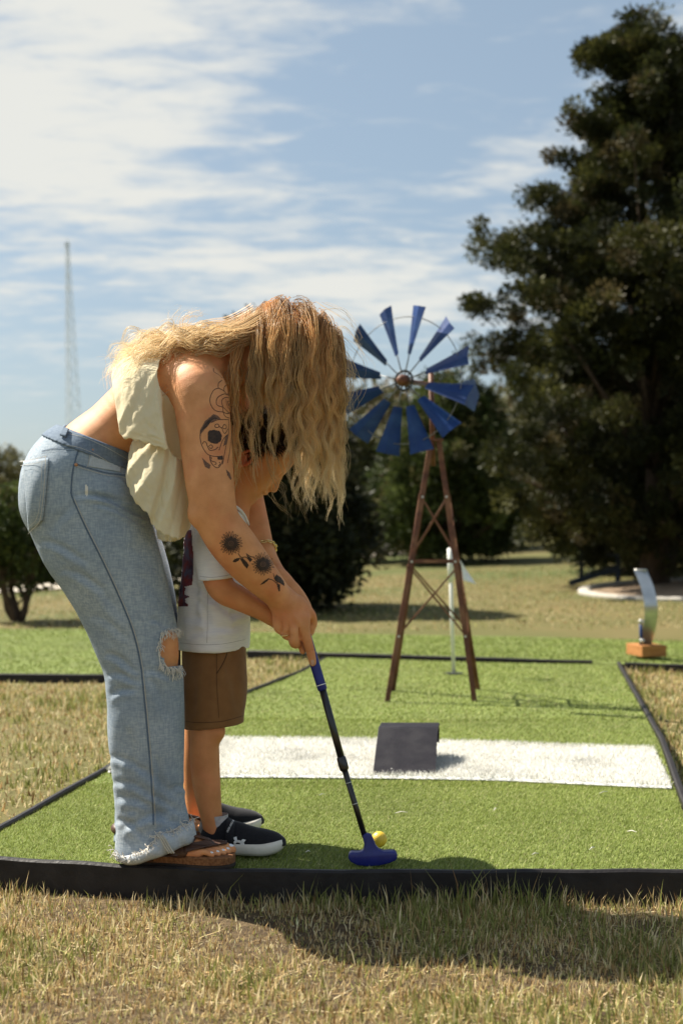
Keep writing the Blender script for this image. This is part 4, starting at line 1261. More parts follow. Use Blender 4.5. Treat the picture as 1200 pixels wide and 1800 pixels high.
# ================================================================== PEOPLE
class Field:
    """signed distance grid; solids are blended in, the surface is read out as one mesh"""
    def __init__(s, lo, hi, h):
        s.lo = np.array(lo, np.float32); s.h = h
        s.n = np.ceil((np.array(hi) - s.lo) / h).astype(int) + 1
        s.D = np.full(s.n, 1.0, np.float32)

    def sub(s, lo, hi):
        a = np.clip(np.floor((lo - s.lo) / s.h).astype(int), 0, s.n - 1)
        b = np.clip(np.ceil((hi - s.lo) / s.h).astype(int) + 1, 1, s.n)
        g = [(s.lo[k] + s.h * np.arange(a[k], b[k])).astype(np.float32) for k in range(3)]
        return a, b, g

    def blend(s, a, b, d, k, mode='add'):
        sl = tuple(slice(a[i], b[i]) for i in range(3))
        D = s.D[sl]
        if mode == 'cut':
            h = np.clip(0.5 - 0.5 * (D + d) / max(k, 1e-6), 0, 1)
            s.D[sl] = D + (-d - D) * h + k * h * (1 - h)
        else:
            h = np.clip(0.5 + 0.5 * (D - d) / max(k, 1e-6), 0, 1)
            s.D[sl] = D * (1 - h) + d * h - k * h * (1 - h)

    def chain(s, pts, ys=1.0, k=0.01, cuts=(), res=5, mode='add', grow=0.0):
        """pts: (x,y,z,r) stations; ys stretches the section in depth; cuts: (point, outward normal) planes"""
        P = np.array([np.r_[p[0], p[1]] if len(p) == 2 else p for p in pts], float)
        P = spline(P, res) if len(P) > 2 and res > 1 else P
        P[:, 3] += grow
        m = P[:, 3].max() * max(1, ys) + k + 3 * s.h
        lo, hi = P[:, :3].min(0) - m, P[:, :3].max(0) + m
        a, b, g = s.sub(lo, hi)
        if np.any(b <= a): return
        out = np.full(b - a, 1.0, np.float32)
        for i in range(len(P) - 1):
            p, q = P[i].copy(), P[i + 1].copy()
            mm = max(p[3], q[3]) * max(1, ys) + k + 3 * s.h
            a2, b2, g2 = s.sub(np.minimum(p[:3], q[:3]) - mm, np.maximum(p[:3], q[:3]) + mm)
            if np.any(b2 <= a2): continue
            X = g2[0][:, None, None] - p[0]; Y = (g2[1][None, :, None] - p[1]) / ys; Z = g2[2][None, None, :] - p[2]
            d = q[:3] - p[:3]; d[1] /= ys
            L2 = d @ d + 1e-12
            t = np.clip((X * d[0] + Y * d[1] + Z * d[2]) / L2, 0, 1)
            dd = np.sqrt((X - t * d[0]) ** 2 + (Y - t * d[1]) ** 2 + (Z - t * d[2]) ** 2) - (p[3] + t * (q[3] - p[3]))
            sl = tuple(slice(a2[j] - a[j], b2[j] - a[j]) for j in range(3))
            out[sl] = np.minimum(out[sl], dd)
        for (c, n) in cuts:
            n = np.array(n, float); n /= np.linalg.norm(n)
            pl = (g[0][:, None, None] - c[0]) * n[0] + (g[1][None, :, None] - c[1]) * n[1] + (g[2][None, None, :] - c[2]) * n[2]
            out = np.maximum(out, pl.astype(np.float32))
        s.blend(a, b, out, k, mode)

    def ell(s, c, r, axes=None, k=0.01, mode='add'):
        """ellipsoid with radii r along the rows of axes"""
        c = np.array(c, float); r = np.array(r, float)
        A = np.eye(3) if axes is None else np.array(axes, float)
        A = A / np.linalg.norm(A, axis=1)[:, None]
        m = r.max() + k + 3 * s.h
        a, b, g = s.sub(c - m, c + m)
        if np.any(b <= a): return
        X = g[0][:, None, None] - c[0]; Y = g[1][None, :, None] - c[1]; Z = g[2][None, None, :] - c[2]
        q = 0; q2 = 0
        for i in range(3):
            e = X * A[i, 0] + Y * A[i, 1] + Z * A[i, 2]
            q = q + (e / r[i]) ** 2; q2 = q2 + (e / r[i] ** 2) ** 2
        k0, k1 = np.sqrt(q), np.sqrt(q2) + 1e-9
        s.blend(a, b, k0 * (k0 - 1) / k1, k, mode)

    def cut(s, c, n, keep_lo=None):
        n = np.array(n, float); n /= np.linalg.norm(n)
        g = [(s.lo[k] + s.h * np.arange(s.n[k])).astype(np.float32) for k in range(3)]
        pl = (g[0][:, None, None] - c[0]) * n[0] + (g[1][None, :, None] - c[1]) * n[1] + (g[2][None, None, :] - c[2]) * n[2]
        s.D = np.maximum(s.D, pl.astype(np.float32))

    def mesh(s):
        D = s.D
        S = D < 0
        c = np.zeros(np.array(D.shape) - 1, np.int8)
        offs = [(i, j, k) for i in (0, 1) for j in (0, 1) for k in (0, 1)]
        nx, ny, nz = D.shape
        for (i, j, k) in offs:
            c += S[i:nx - 1 + i, j:ny - 1 + j, k:nz - 1 + k]
        cells = np.argwhere((c > 0) & (c < 8))
        flat = (cells[:, 0] * ny + cells[:, 1]) * nz + cells[:, 2]
        vals = np.stack([D[cells[:, 0] + i, cells[:, 1] + j, cells[:, 2] + k] for (i, j, k) in offs], 1)
        acc = np.zeros((len(cells), 3)); cnt = np.zeros(len(cells))
        O = np.array(offs, float)
        for a in range(8):
            for b in range(a + 1, 8):
                if np.abs(O[a] - O[b]).sum() != 1: continue
                m = (vals[:, a] < 0) != (vals[:, b] < 0)
                t = vals[m, a] / (vals[m, a] - vals[m, b])
                acc[m] += O[a] + t[:, None] * (O[b] - O[a]); cnt[m] += 1
        V = s.lo + s.h * (cells + acc / cnt[:, None])
        F = []
        for ax in range(3):
            sl0 = [slice(None)] * 3; sl1 = [slice(None)] * 3
            sl0[ax] = slice(0, -1); sl1[ax] = slice(1, None)
            A, B = S[tuple(sl0)], S[tuple(sl1)]
            e = np.argwhere(A != B)
            u, v = [(1, 2), (2, 0), (0, 1)][ax]
            ok = (e[:, u] > 0) & (e[:, v] > 0) & (e[:, u] < D.shape[u] - 1) & (e[:, v] < D.shape[v] - 1)
            e = e[ok]
            inside = A[e[:, 0], e[:, 1], e[:, 2]]
            q = []
            for du, dv in ((-1, -1), (0, -1), (0, 0), (-1, 0)):
                c_ = e.copy(); c_[:, u] += du; c_[:, v] += dv
                q.append(np.searchsorted(flat, (c_[:, 0] * ny + c_[:, 1]) * nz + c_[:, 2]))
            q = np.stack(q, 1)
            q[~inside] = q[~inside][:, ::-1]
            F.append(q)
        return V, np.concatenate(F)


def spline(P, res=5):
    """Catmull-Rom through rows of P"""
    P = np.asarray(P, float)
    Q = np.vstack([2 * P[0] - P[1], P, 2 * P[-1] - P[-2]])
    out = []
    for i in range(1, len(Q) - 2):
        for t in np.arange(res) / res:
            a, b, c, d = Q[i - 1], Q[i], Q[i + 1], Q[i + 2]
            out.append(0.5 * (2 * b + (c - a) * t + (2 * a - 5 * b + 4 * c - d) * t ** 2 + (3 * b - a - 3 * c + d) * t ** 3))
    out.append(P[-1])
    return np.array(out)


def K(px, py, Y, rpx):
    """station: photo pixel, distance, radius in photo pixels at that distance"""
    p = U(px, py, Y)
    return (p[0], p[1], p[2], rpx * Y / FPX)


def normals(V, F):
    a = V[F[:, 2]] - V[F[:, 0]]; b = V[F[:, 3]] - V[F[:, 1]]
    fn = np.cross(a, b)
    n = np.zeros_like(V)
    for k in range(4):
        np.add.at(n, F[:, k], fn)
    return n / (np.linalg.norm(n, axis=1)[:, None] + 1e-12)


def relax(V, F, it=2, lam=0.5):
    for _ in range(it):
        acc = np.zeros_like(V); cnt = np.zeros(len(V))
        for a, b in ((0, 1), (1, 2), (2, 3), (3, 0)):
            np.add.at(acc, F[:, a], V[F[:, b]]); np.add.at(acc, F[:, b], V[F[:, a]])
            np.add.at(cnt, F[:, a], 1); np.add.at(cnt, F[:, b], 1)
        V = V + lam * (acc / cnt[:, None] - V)
    return V


def px_of(V):
    """photo pixel of points (used to place cloth folds where they lie on the garment)"""
    return 600 + FPX * V[:, 0] / V[:, 1], HOR - FPX * (V[:, 2] - CAM_H) / V[:, 1]


# ------------------------------------------------------------------ laying marks, seams and patches on a surface
def surf(o, px, py, lift):
    """surface point of mesh object o that lies behind photo pixel px, py"""
    c = Vector((0, 0, CAM_H)); d = (Vector(U(px, py, 3.0)) - c).normalized()
    ok, loc, nor, _ = o.ray_cast(c, d)
    if not ok: return None
    if nor.dot(d) > 0: nor = -nor
    return loc + nor * lift, nor


def lay_strokes(name, o, strokes, mat, parent, lift=0.0005, round_=False):
    """strokes: (points in photo pixels, width in photo pixels); thin ribbons that follow the surface"""
    V, F = [], []
    for pts, w in strokes:
        P = np.array(pts, float)
        if len(P) > 2: P = spline(P, 4)
        seg = np.linalg.norm(np.diff(P, axis=0), axis=1); L = np.r_[0, np.cumsum(seg)]
        m = max(2, int(L[-1] / 1.6) + 1)
        t = np.linspace(0, L[-1], m)
        P = np.stack([np.interp(t, L, P[:, 0]), np.interp(t, L, P[:, 1])], 1)
        row = []
        for p in P:
            h = surf(o, p[0], p[1], lift)
            if h is None or (row and (h[0] - row[-1][0]).length > 0.03):
                if len(row) > 1: _ribbon(V, F, row, w)
                row = []
                if h is None: continue
            row.append(h)
        if len(row) > 1: _ribbon(V, F, row, w)
    if not F: return None
    return mesh_np(name, np.array([tuple(p) for p in V]), [np.array([f for f in F if len(f) == 4])], mat, parent)


def _ribbon(V, F, row, w):
    n0 = len(V)
    half = w * 3.2 / FPX / 2
    for i, (p, nn) in enumerate(row):
        d = row[min(i + 1, len(row) - 1)][0] - row[max(i - 1, 0)][0]
        s = d.cross(nn)
        if s.length < 1e-9: s = Vector((1, 0, 0))
        s = s.normalized() * half
        V += [p - s, p + nn * half * 0.25, p + s]
    for i in range(len(row) - 1):
        a = n0 + 3 * i
        F += [(a, a + 3, a + 4, a + 1), (a + 1, a + 4, a + 5, a + 2)]


def lay_fill(name, o, polys, mat, parent, lift=0.0004, step=1.5, edge=0.0):
    """filled photo-pixel polygons wrapped on to the surface"""
    V, F = [], []
    for poly in polys:
        Q = np.array(poly, float)
        x0, y0 = Q.min(0); x1, y1 = Q.max(0)
        nx, ny = max(2, int((x1 - x0) / step)), max(2, int((y1 - y0) / step))
        idx = {}
        def inside(x, y):
            c = False
            for i in range(len(Q)):
                xa, ya = Q[i]; xb, yb = Q[i - 1]
                if (ya > y) != (yb > y) and x < (xb - xa) * (y - ya) / (yb - ya + 1e-12) + xa: c = not c
            return c
        def vert(i, j):
            if (i, j) not in idx:
                h = surf(o, x0 + (x1 - x0) * i / nx, y0 + (y1 - y0) * j / ny, lift)
                if h is None: idx[(i, j)] = None
                else:
                    V.append(h[0]); idx[(i, j)] = len(V) - 1
            return idx[(i, j)]
        for i in range(nx):
            for j in range(ny):
                if inside(x0 + (x1 - x0) * (i + .5) / nx, y0 + (y1 - y0) * (j + .5) / ny):
                    q = [vert(i, j), vert(i + 1, j), vert(i + 1, j + 1), vert(i, j + 1)]
                    if None in q: continue
                    if max((V[q[0]] - V[q[2]]).length, (V[q[1]] - V[q[3]]).length) > 0.02: continue
                    F.append(q[::-1])
    if not F: return None
    return mesh_np(name, np.array([tuple(p) for p in V]), np.array(F), mat, parent)


def lay_patch(name, o, corners, mat, parent, lift=0.003, n=26, bulge=0.0, thick=0.002):
    """four-sided piece of cloth sewn on the surface; corners in photo pixels, clockwise from top left"""
    c = np.array(corners, float)
    V = []
    for j in range(n):
        for i in range(n):
            s, t = i / (n - 1), j / (n - 1)
            p = (c[0] * (1 - s) + c[1] * s) * (1 - t) + (c[3] * (1 - s) + c[2] * s) * t
            h = surf(o, p[0], p[1], lift + bulge * math.sin(math.pi * s) * math.sin(math.pi * t))
            V.append(tuple(h[0]) if h else None)
    F = []
    for j in range(n - 1):
        for i in range(n - 1):
            q = [j * n + i, (j + 1) * n + i, (j + 1) * n + i + 1, j * n + i + 1]
            if all(V[k] is not None for k in q): F.append(q)
    V = [v if v is not None else (0, 3, 0) for v in V]
    ob_ = mesh_np(name, np.array(V), np.array(F), mat, parent)
    md = ob_.modifiers.new('solid', 'SOLIDIFY'); md.thickness = thick; md.offset = 1
    return ob_


# ================================================================== the bending person
YC = 3.33
bd = Field((-0.83, 2.98, -0.02), (0.08, 3.66, 1.24), 0.0036)
C_ = bd.chain
# trunk
C_([K(140, 850, YC, 72), K(168, 808, YC, 74), K(210, 765, YC, 66), K(258, 724, YC, 70), K(310, 690, YC, 76), K(350, 668, YC, 68)], ys=1.5, k=0.03)
bd.ell(U(335, 655, YC - 0.06), (0.075, 0.06, 0.035), [(0.9, 0.15, 0.4), (0, 1, 0), (-0.4, 0, 0.9)], k=0.04)      # shoulder blade
bd.ell(U(372, 775, YC - 0.07), (0.06, 0.055, 0.07), k=0.04)
bd.ell(U(372, 775, YC + 0.07), (0.06, 0.055, 0.07), k=0.04)
# neck and head, face turned down to the ball
C_([K(352, 662, YC, 60), K(395, 643, YC, 46), K(435, 632, YC, 42), K(470, 625, YC, 44)], ys=1.0, k=0.03)
fwd = np.array([0.25, 0.0, -0.97]); crown = np.array([0.97, 0.0, 0.25])
HC = U(512, 618, YC)
bd.ell(HC, (0.108, 0.098, 0.080), [crown, fwd, (0, 1, 0)], k=0.02)
bd.ell(HC + fwd * 0.055 - crown * 0.055, (0.062, 0.055, 0.056), [crown, fwd, (0, 1, 0)], k=0.03)
C_([tuple(HC + fwd * 0.092 + crown * 0.02) + (0.010,), tuple(HC + fwd * 0.112 - crown * 0.012) + (0.013,)], k=0.012, res=1)
C_([tuple(HC + fwd * 0.100 - crown * 0.045 + np.array([0, -0.018, 0])) + (0.007,), tuple(HC + fwd * 0.100 - crown * 0.045 + np.array([0, 0.018, 0])) + (0.007,)], k=0.008, res=1)
for s in (-1, 1):
    bd.ell(HC + fwd * 0.092 + crown * 0.018 + np.array([0, s * 0.032, 0]), (0.012, 0.010, 0.015), [crown, fwd, (0, 1, 0)], k=0.008, mode='cut')
    bd.ell(HC + fwd * 0.084 + crown * 0.018 + np.array([0, s * 0.032, 0]), (0.011, 0.011, 0.013), [crown, fwd, (0, 1, 0)], k=0.004)
    bd.ell(HC + np.array([0, s * 0.080, 0]) - crown * 0.01, (0.028, 0.016, 0.010), [crown, fwd, (0, 1, 0)], k=0.006)
# near arm
C_([K(338, 672, 3.20, 46), K(350, 690, 3.165, 50), K(357, 730, 3.15, 47.5), K(363, 790, 3.14, 45), K(369, 850, 3.13, 42.5), K(376, 895, 3.13, 40), K(386, 922, 3.135, 39), K(405, 950, 3.145, 40.5), K(432, 984, 3.165, 38), K(462, 1018, 3.195, 31), K(487, 1045, 3.225, 25), K(499, 1058, 3.237, 24)], k=0.025, ys=0.9)
bd.ell(U(348, 905, 3.12), (0.022, 0.022, 0.024), k=0.02)
# near hand: back of the hand, then the fingers
C_([K(496, 1056, 3.236, 24), K(506, 1072, 3.243, 29), K(513, 1089, 3.248, 31), K(517, 1101, 3.25, 27)], k=0.012, ys=0.62)
C_([K(530, 1088, 3.244, 15), K(532, 1103, 3.242, 11.5), K(538, 1120, 3.246, 9.2), K(544, 1140, 3.252, 8.2), K(548, 1156, 3.257, 7.4), K(549.5, 1165, 3.26, 6.6)], k=0.006)           # index, along the grip
C_([K(514, 1096, 3.24, 13), K(516, 1111, 3.234, 10.5), K(516, 1124, 3.234, 9.5), K(518, 1131, 3.243, 9), K(524, 1131, 3.265, 8), K(534, 1124, 3.285, 7)], k=0.005)
C_([K(503, 1094, 3.242, 12), K(502, 1106, 3.238, 9.5), K(502, 1114, 3.241, 8.5), K(508, 1117, 3.262, 8), K(522, 1112, 3.285, 7)], k=0.005)
C_([K(490, 1084, 3.245, 12), K(488, 1096, 3.243, 9.5), K(491, 1106, 3.247, 8.2), K(500, 1108, 3.268, 7.5), K(515, 1102, 3.285, 7)], k=0.005)
C_([K(522, 1062, 3.25, 17), K(537, 1074, 3.262, 13), K(547, 1084, 3.278, 9.5), K(548.5, 1096, 3.290, 8.5), K(546, 1106, 3.297, 7)], k=0.008)                                   # thumb
C_([K(524, 1118, 3.290, 7.5), K(529, 1133, 3.277, 7), K(532, 1145, 3.270, 5.6)], k=0.004)                                                                                      # fingertip of the lower hand
for a_, b_ in (((533, 1103), 3.238), ((516, 1109), 3.229), ((502, 1105), 3.233)):
    bd.ell(U(a_[0], a_[1], b_), (0.011, 0.007, 0.010), k=0.008)
# veins / tendons on the back of the hand
for (p0, p1) in (((505, 1066), (530, 1100)), ((502, 1070), (515, 1104)), ((497, 1072), (502, 1100))):
    C_([K(p0[0], p0[1], 3.224, 2.5), K((p0[0] + p1[0]) / 2, (p0[1] + p1[1]) / 2, 3.2225, 3), K(p1[0], p1[1], 3.228, 3)], k=0.006)
for (p0, p1, p2_, r_) in (((523, 1098, 3.228), (525, 1110, 3.230), (527, 1119, 3.236), 2.4), ((508, 1099, 3.226), (509, 1110, 3.226), (509.5, 1122, 3.230), 2.2), ((495.5, 1092, 3.228), (495.5, 1102, 3.229), (496, 1112, 3.234), 2.2)):
    C_([K(*p0, r_ * 0.4), K(*p1, r_), K(*p2_, r_ * 1.2)], k=0.003, mode='cut')
for (x0, y0, x1, y1, Yk) in ((538, 1131, 548, 1129, 3.2385), (541, 1145, 550, 1143, 3.2465), (511, 1119, 521, 1119, 3.2215), (497, 1111, 506, 1112, 3.2275)):
    C_([K(x0, y0, Yk, 1.0), K((x0 + x1) / 2, (y0 + y1) / 2, Yk - 0.002, 1.2), K(x1, y1, Yk, 1.0)], k=0.0025, mode='cut', res=2)
# far arm and hand
C_([K(378, 668, 3.49, 44), K(398, 720, 3.51, 43), K(412, 790, 3.52, 38), K(424, 850, 3.52, 34), K(434, 890, 3.50, 32), K(446, 930, 3.47, 28.5), K(460, 968, 3.43, 23), K(476, 1000, 3.385, 20.5), K(492, 1025, 3.35, 21)], k=0.025)
C_([K(490, 1022, 3.35, 20), K(508, 1045, 3.335, 24), K(524, 1068, 3.325, 23), K(532, 1082, 3.318, 18)], k=0.012, ys=0.6)
C_([K(530, 1066, 3.318, 13), K(543, 1080, 3.308, 9.5), K(549, 1094, 3.296, 8), K(545, 1104, 3.285, 7)], k=0.006)
C_([K(526, 1076, 3.318, 12), K(538, 1092, 3.308, 9), K(545, 1108, 3.298, 8), K(540, 1116, 3.285, 7)], k=0.006)
C_([K(520, 1080, 3.32, 11), K(530, 1100, 3.31, 9), K(536, 1116, 3.302, 7.5), K(531, 1122, 3.285, 6.5)], k=0.006)
C_([K(514, 1078, 3.32, 11), K(522, 1102, 3.312, 8.5), K(527, 1118, 3.305, 7)], k=0.006)
C_([K(506, 1050, 3.322, 14), K(520, 1068, 3.300, 9.5), K(530, 1086, 3.285, 8)], k=0.006)
# legs inside the jeans, feet
NL = [K(150, 880, 3.25, 72), K(182, 960, 3.24, 68), K(226, 1060, 3.235, 60), K(262, 1135, 3.235, 52), K(258, 1220, 3.235, 47), K(264, 1330, 3.235, 46), K(274, 1430, 3.235, 31), K(280, 1475, 3.235, 26)]
C_(NL, ys=0.85, k=0.02)
FLG = [K(160, 880, 3.42, 70), K(196, 960, 3.43, 66), K(234, 1060, 3.44, 58), K(262, 1135, 3.44, 50), K(256, 1220, 3.44, 45), K(256, 1330, 3.44, 43), K(262, 1420, 3.44, 30), K(264, 1450, 3.44, 25)]
C_(FLG, ys=0.85, k=0.02)


def foot(o, hd, L=0.245):
    """heel at o, toes towards heading hd; standing on a 24 mm sole"""
    d = np.array([math.cos(hd), math.sin(hd), 0]); s = np.array([-d[1], d[0], 0])
    P = lambda f, w, z: o + d * L * f + s * w + np.array([0, 0, z])
    C_([tuple(P(0.06, 0, 0.028)) + (0.026,), tuple(P(0.2, 0, 0.034)) + (0.031,), tuple(P(0.38, 0.002, 0.036)) + (0.032,), tuple(P(0.56, 0.003, 0.026)) + (0.026,), tuple(P(0.74, 0.004, 0.016)) + (0.017,)], k=0.012)
    C_([tuple(P(0.30, 0, 0.045)) + (0.030,), tuple(P(0.24, 0, 0.085)) + (0.030,), tuple(P(0.20, 0, 0.13)) + (0.030,)], k=0.02)
    C_([tuple(P(0.5, 0.022, 0.016)) + (0.018,), tuple(P(0.74, 0.026, 0.013)) + (0.015,)], k=0.012)
    C_([tuple(P(0.45, -0.022, 0.013)) + (0.015,), tuple(P(0.70, -0.028, 0.011)) + (0.012,)], k=0.012)
    tips = []
    for i, (w, f1, r) in enumerate(((0.028, 1.0, 0.0115), (0.011, 0.985, 0.0078), (-0.004, 0.955, 0.0074), (-0.018, 0.915, 0.007), (-0.031, 0.87, 0.0068))):
        C_([tuple(P(0.70, w * 0.85, 0.014)) + (r * 1.1,), tuple(P(f1 - 0.12, w, 0.016)) + (r,), tuple(P(f1 - 0.03, w, 0.009)) + (r * 0.95,)], k=0.004)
        tips.append((P(f1 - 0.035, w, 0.0095 + r * 0.92), r, d))
    return tips


FH = R(-9)
heel = np.array([U(240, 1500, 3.245)[0] - 0.012, 3.246, 0.024])
toes = foot(heel, FH)
heel2 = np.array([U(236, 1470, 3.44)[0] - 0.03, 3.445, 0.024])
toes2 = foot(heel2, R(8))
Vb, Fb = bd.mesh()
Vb = relax(Vb, Fb, 1, 0.4)
woman = mesh_np('person', Vb, Fb, M['skin'])
set_props(woman, 'person with long blonde hair, cream ruffled top and ripped jeans bending over the putter', 'person')
bpy.context.view_layer.update()

for (c, r, d) in toes + toes2:      # painted toenails
    mb = MB(); mb.lathe([(0, r * 0.22), (r * 0.45, r * 0.16), (r * 0.62, 0), (r * 0.6, -r * 0.2)], c, 10, axis=(d[0] * 0.35, d[1] * 0.35, 1))
    mb.build('toenail', M['polish'], woman, smooth=True)
lay_fill('fingernail', woman, [[(546, 1161), (549, 1159), (552, 1161), (552, 1168), (549.5, 1170.5), (547, 1168)]], M['nail'], woman, lift=0.0006, step=0.7)

# ---- tattoos
Z3 = lambda pts: [(330 + x / 8.18, 640 + y / 8.18) for x, y in pts]
Z4 = lambda pts: [(370 + x / 8.0, 910 + y / 8.0) for x, y in pts]
st = []
for pts in ([(440, 345), (370, 380), (320, 500), (340, 600), (400, 670), (510, 690)], [(510, 690), (500, 620), (440, 600), (410, 560), (430, 480), (520, 430), (560, 440)],
            [(440, 345), (440, 280), (490, 232)], [(440, 345), (510, 380), (560, 430)], [(520, 390), (525, 330), (560, 300)],
            [(560, 440), (640, 470), (665, 560), (650, 640), (600, 700), (540, 650), (500, 600), (490, 520), (540, 480), (600, 490)],
            [(550, 500), (560, 580), (600, 650), (650, 640)], [(610, 490), (650, 540), (630, 610), (585, 590), (572, 545), (600, 530), (622, 565)],
            [(510, 690), (525, 735), (570, 770), (655, 780)], [(510, 690), (560, 712), (620, 700)], [(370, 60), (376, 110), (440, 150), (500, 205)]):
    st.append((Z3(pts), 1.15))
lay_strokes('rose_tattoo', woman, st, M['ink'], woman)
st = []
for pts in ([(185, 950), (180, 1060), (205, 1170), (270, 1280), (350, 1322), (480, 1330)], [(320, 1320), (330, 1400), (380, 1470), (440, 1490), (490, 1420), (500, 1340)],
            [(590, 800), (585, 1000), (545, 1200), (500, 1440)], [(645, 790), (610, 1200), (572, 1420)], [(340, 840), (440, 800), (590, 800)],
            [(390, 880), (420, 860), (450, 880), (440, 910), (400, 910), (390, 880)], [(450, 890), (490, 920), (520, 870), (555, 890), (545, 930), (505, 920)], [(490, 920), (530, 1000), (580, 930)],
            [(215, 1150), (230, 1118), (265, 1125), (290, 1190), (330, 1160), (360, 1185), (340, 1215), (315, 1200)], [(290, 1190), (320, 1240), (390, 1230), (440, 1190)],
            [(315, 1350), (335, 1335), (345, 1360), (320, 1375), (360, 1400), (400, 1410), (410, 1440), (385, 1440)], [(440, 1470), (470, 1430), (450, 1410)],
            [(450, 1240), (500, 1100), (560, 1020)], [(430, 1335), (500, 1320)], [(440, 1350), (500, 1345)], [(440, 1365), (500, 1362)]):
    st.append((Z3(pts), 1.1))
for k in range(7):
    st.append((Z3([(430 + k * 12, 1322), (432 + k * 12, 1370)]), 0.8))
for k in range(5):
    st.append((Z3([(195 + k * 18, 960 - k * 12), (262 + k * 24, 850 - k * 14), (372 + k * 14, 738 + k * 12)]), 1.0))
lay_strokes('skull_tattoo', woman, st, M['ink'], woman)
for p_ in ([Z3([(185, 940), (250, 820), (370, 720), (420, 735), (480, 790), (400, 800), (320, 850), (260, 920), (195, 1000), (182, 1050)]), Z3([(205, 1340), (260, 1400), (330, 1450), (315, 1510), (250, 1480)]),
          Z3([(545, 1040), (580, 1000), (560, 1150), (510, 1180)]), Z3([(550, 1510), (600, 1560), (630, 1640), (615, 1670), (570, 1600)]), Z3([(575, 420), (630, 440), (620, 470), (580, 450)])]):
    lay_fill('tattoo_shading', woman, [p_], M['ink_soft'], woman, step=0.9)
for p_ in ([Z3([(290, 990), (310, 955), (380, 945), (460, 965), (492, 1030), (480, 1100), (430, 1145), (350, 1140), (290, 1100)]), Z3([(430, 1335), (500, 1315), (500, 1375), (435, 1375)]), Z3([(590, 545), (625, 560), (620, 600), (590, 590)])]):
    lay_fill('tattoo_fill', woman, [p_], M['ink'], woman, step=0.9)
st, fills, softs = [], [], []
for (cx, cy, Rr) in ((290, 362, 165), (738, 655, 160)):
    rnd = random.Random(3)
    for ring, (r0, r1, n_) in enumerate(((58, 168, 22), (55, 130, 18))):
        for k in range(n_):
            a = 2 * math.pi * (k + 0.5 * ring) / n_ + rnd.uniform(-.05, .05)
            r1_ = r1 * rnd.uniform(0.9, 1.06) * Rr / 165
            wd = 0.62 * math.pi / n_
            q = lambda r, da: (cx + r * math.cos(a + da), cy + r * math.sin(a + da))
            st.append((Z4([q(r0, -wd), q(r1_ * 0.72, -wd * 1.05), q(r1_, 0), q(r1_ * 0.72, wd * 1.05), q(r0, wd)]), 0.75))
            st.append((Z4([q(r0, 0), q(r1_ * 0.6, 0)]), 0.8 if ring else 0.6))
    circ = lambda r: [(cx + r * math.cos(t), cy + r * math.sin(t)) for t in np.linspace(0, 6.2832, 22)]
    st += [(Z4(circ(52)), 2.0), (Z4(circ(44)), 1.6), (Z4(circ(24)), 1.6), (Z4(circ(9)), 1.2)]
    lay_strokes('sunflower_tattoo', woman, st, M['ink'], woman, lift=0.0006); st = []
    softs.append(Z4([(cx + (92 + 10 * math.sin(7 * t)) * math.cos(t), cy + (92 + 10 * math.sin(7 * t)) * math.sin(t)) for t in np.linspace(0, 6.2832, 30)[:-1]]))
leaves_ = [[(305, 620), (345, 575), (420, 560), (400, 600), (350, 625)], [(415, 575), (450, 560), (500, 610), (540, 665), (515, 715), (470, 670), (440, 620)], [(500, 505), (535, 540), (590, 590), (560, 615), (525, 570)],
           [(690, 945), (750, 890), (820, 848), (800, 890), (750, 925)], [(890, 850), (925, 800), (985, 840), (1030, 900), (1035, 960), (970, 920), (910, 890)], [(930, 930), (975, 935), (972, 1035), (955, 1030)]]
for p_ in leaves_:
    lay_fill('tattoo_leaf', woman, [Z4(p_)], M['ink'], woman, step=0.9, lift=0.0006)
for p_ in softs:
    lay_fill('tattoo_shading', woman, [p_], M['ink_soft'], woman, step=1.2, lift=0.0003)
st += [(Z4(p), 1.3) for p in ([(390, 500), (430, 555), (500, 555), (560, 620)], [(500, 505), (560, 545), (620, 555)], [(880, 780), (900, 850), (945, 930), (960, 1030)], [(810, 860), (870, 875), (930, 925)])]
lay_strokes('tattoo_stem', woman, st, M['ink'], woman, lift=0.0006)


# ---- bracelet and ring
def ring_on(name, pts_c, rad, nrm, mat, th, parent, links=0):
    c = Vector(pts_c); nrm = Vector(nrm).normalized()
    x = nrm.cross(Vector((0, 1, 0.2))).normalized(); y = nrm.cross(x)
    mb = MB()
    if links:
        for i in range(links):
            a = 2 * math.pi * i / links
            p = c + (x * math.cos(a) + y * math.sin(a)) * rad
            t = (-x * math.sin(a) + y * math.cos(a))
            o_ = (x * math.cos(a) + y * math.sin(a)) if i % 2 else nrm
            ln = 2 * math.pi * rad / links * 0.78
            mb.tube([p + t * ln * math.cos(b) + o_ * ln * 0.6 * math.sin(b) for b in np.linspace(0, 6.2832, 9)], th, 5, cap=False)
    else:
        mb.tube([c + (x * math.cos(a) + y * math.sin(a)) * rad for a in np.linspace(0, 6.2832, 22)], th, 6, cap=False)
    return mb.build(name, mat, parent, smooth=True)


ring_on('bracelet', U(460, 969, 3.43), 0.0365, U(476, 1000, 3.385) - U(446, 930, 3.47), M['gold'], 0.0016, woman, links=26)
ring_on('finger_ring', U(502, 1114, 3.241), 0.0135, (0.1, 0.3, -1), M['gold'], 0.0013, woman)

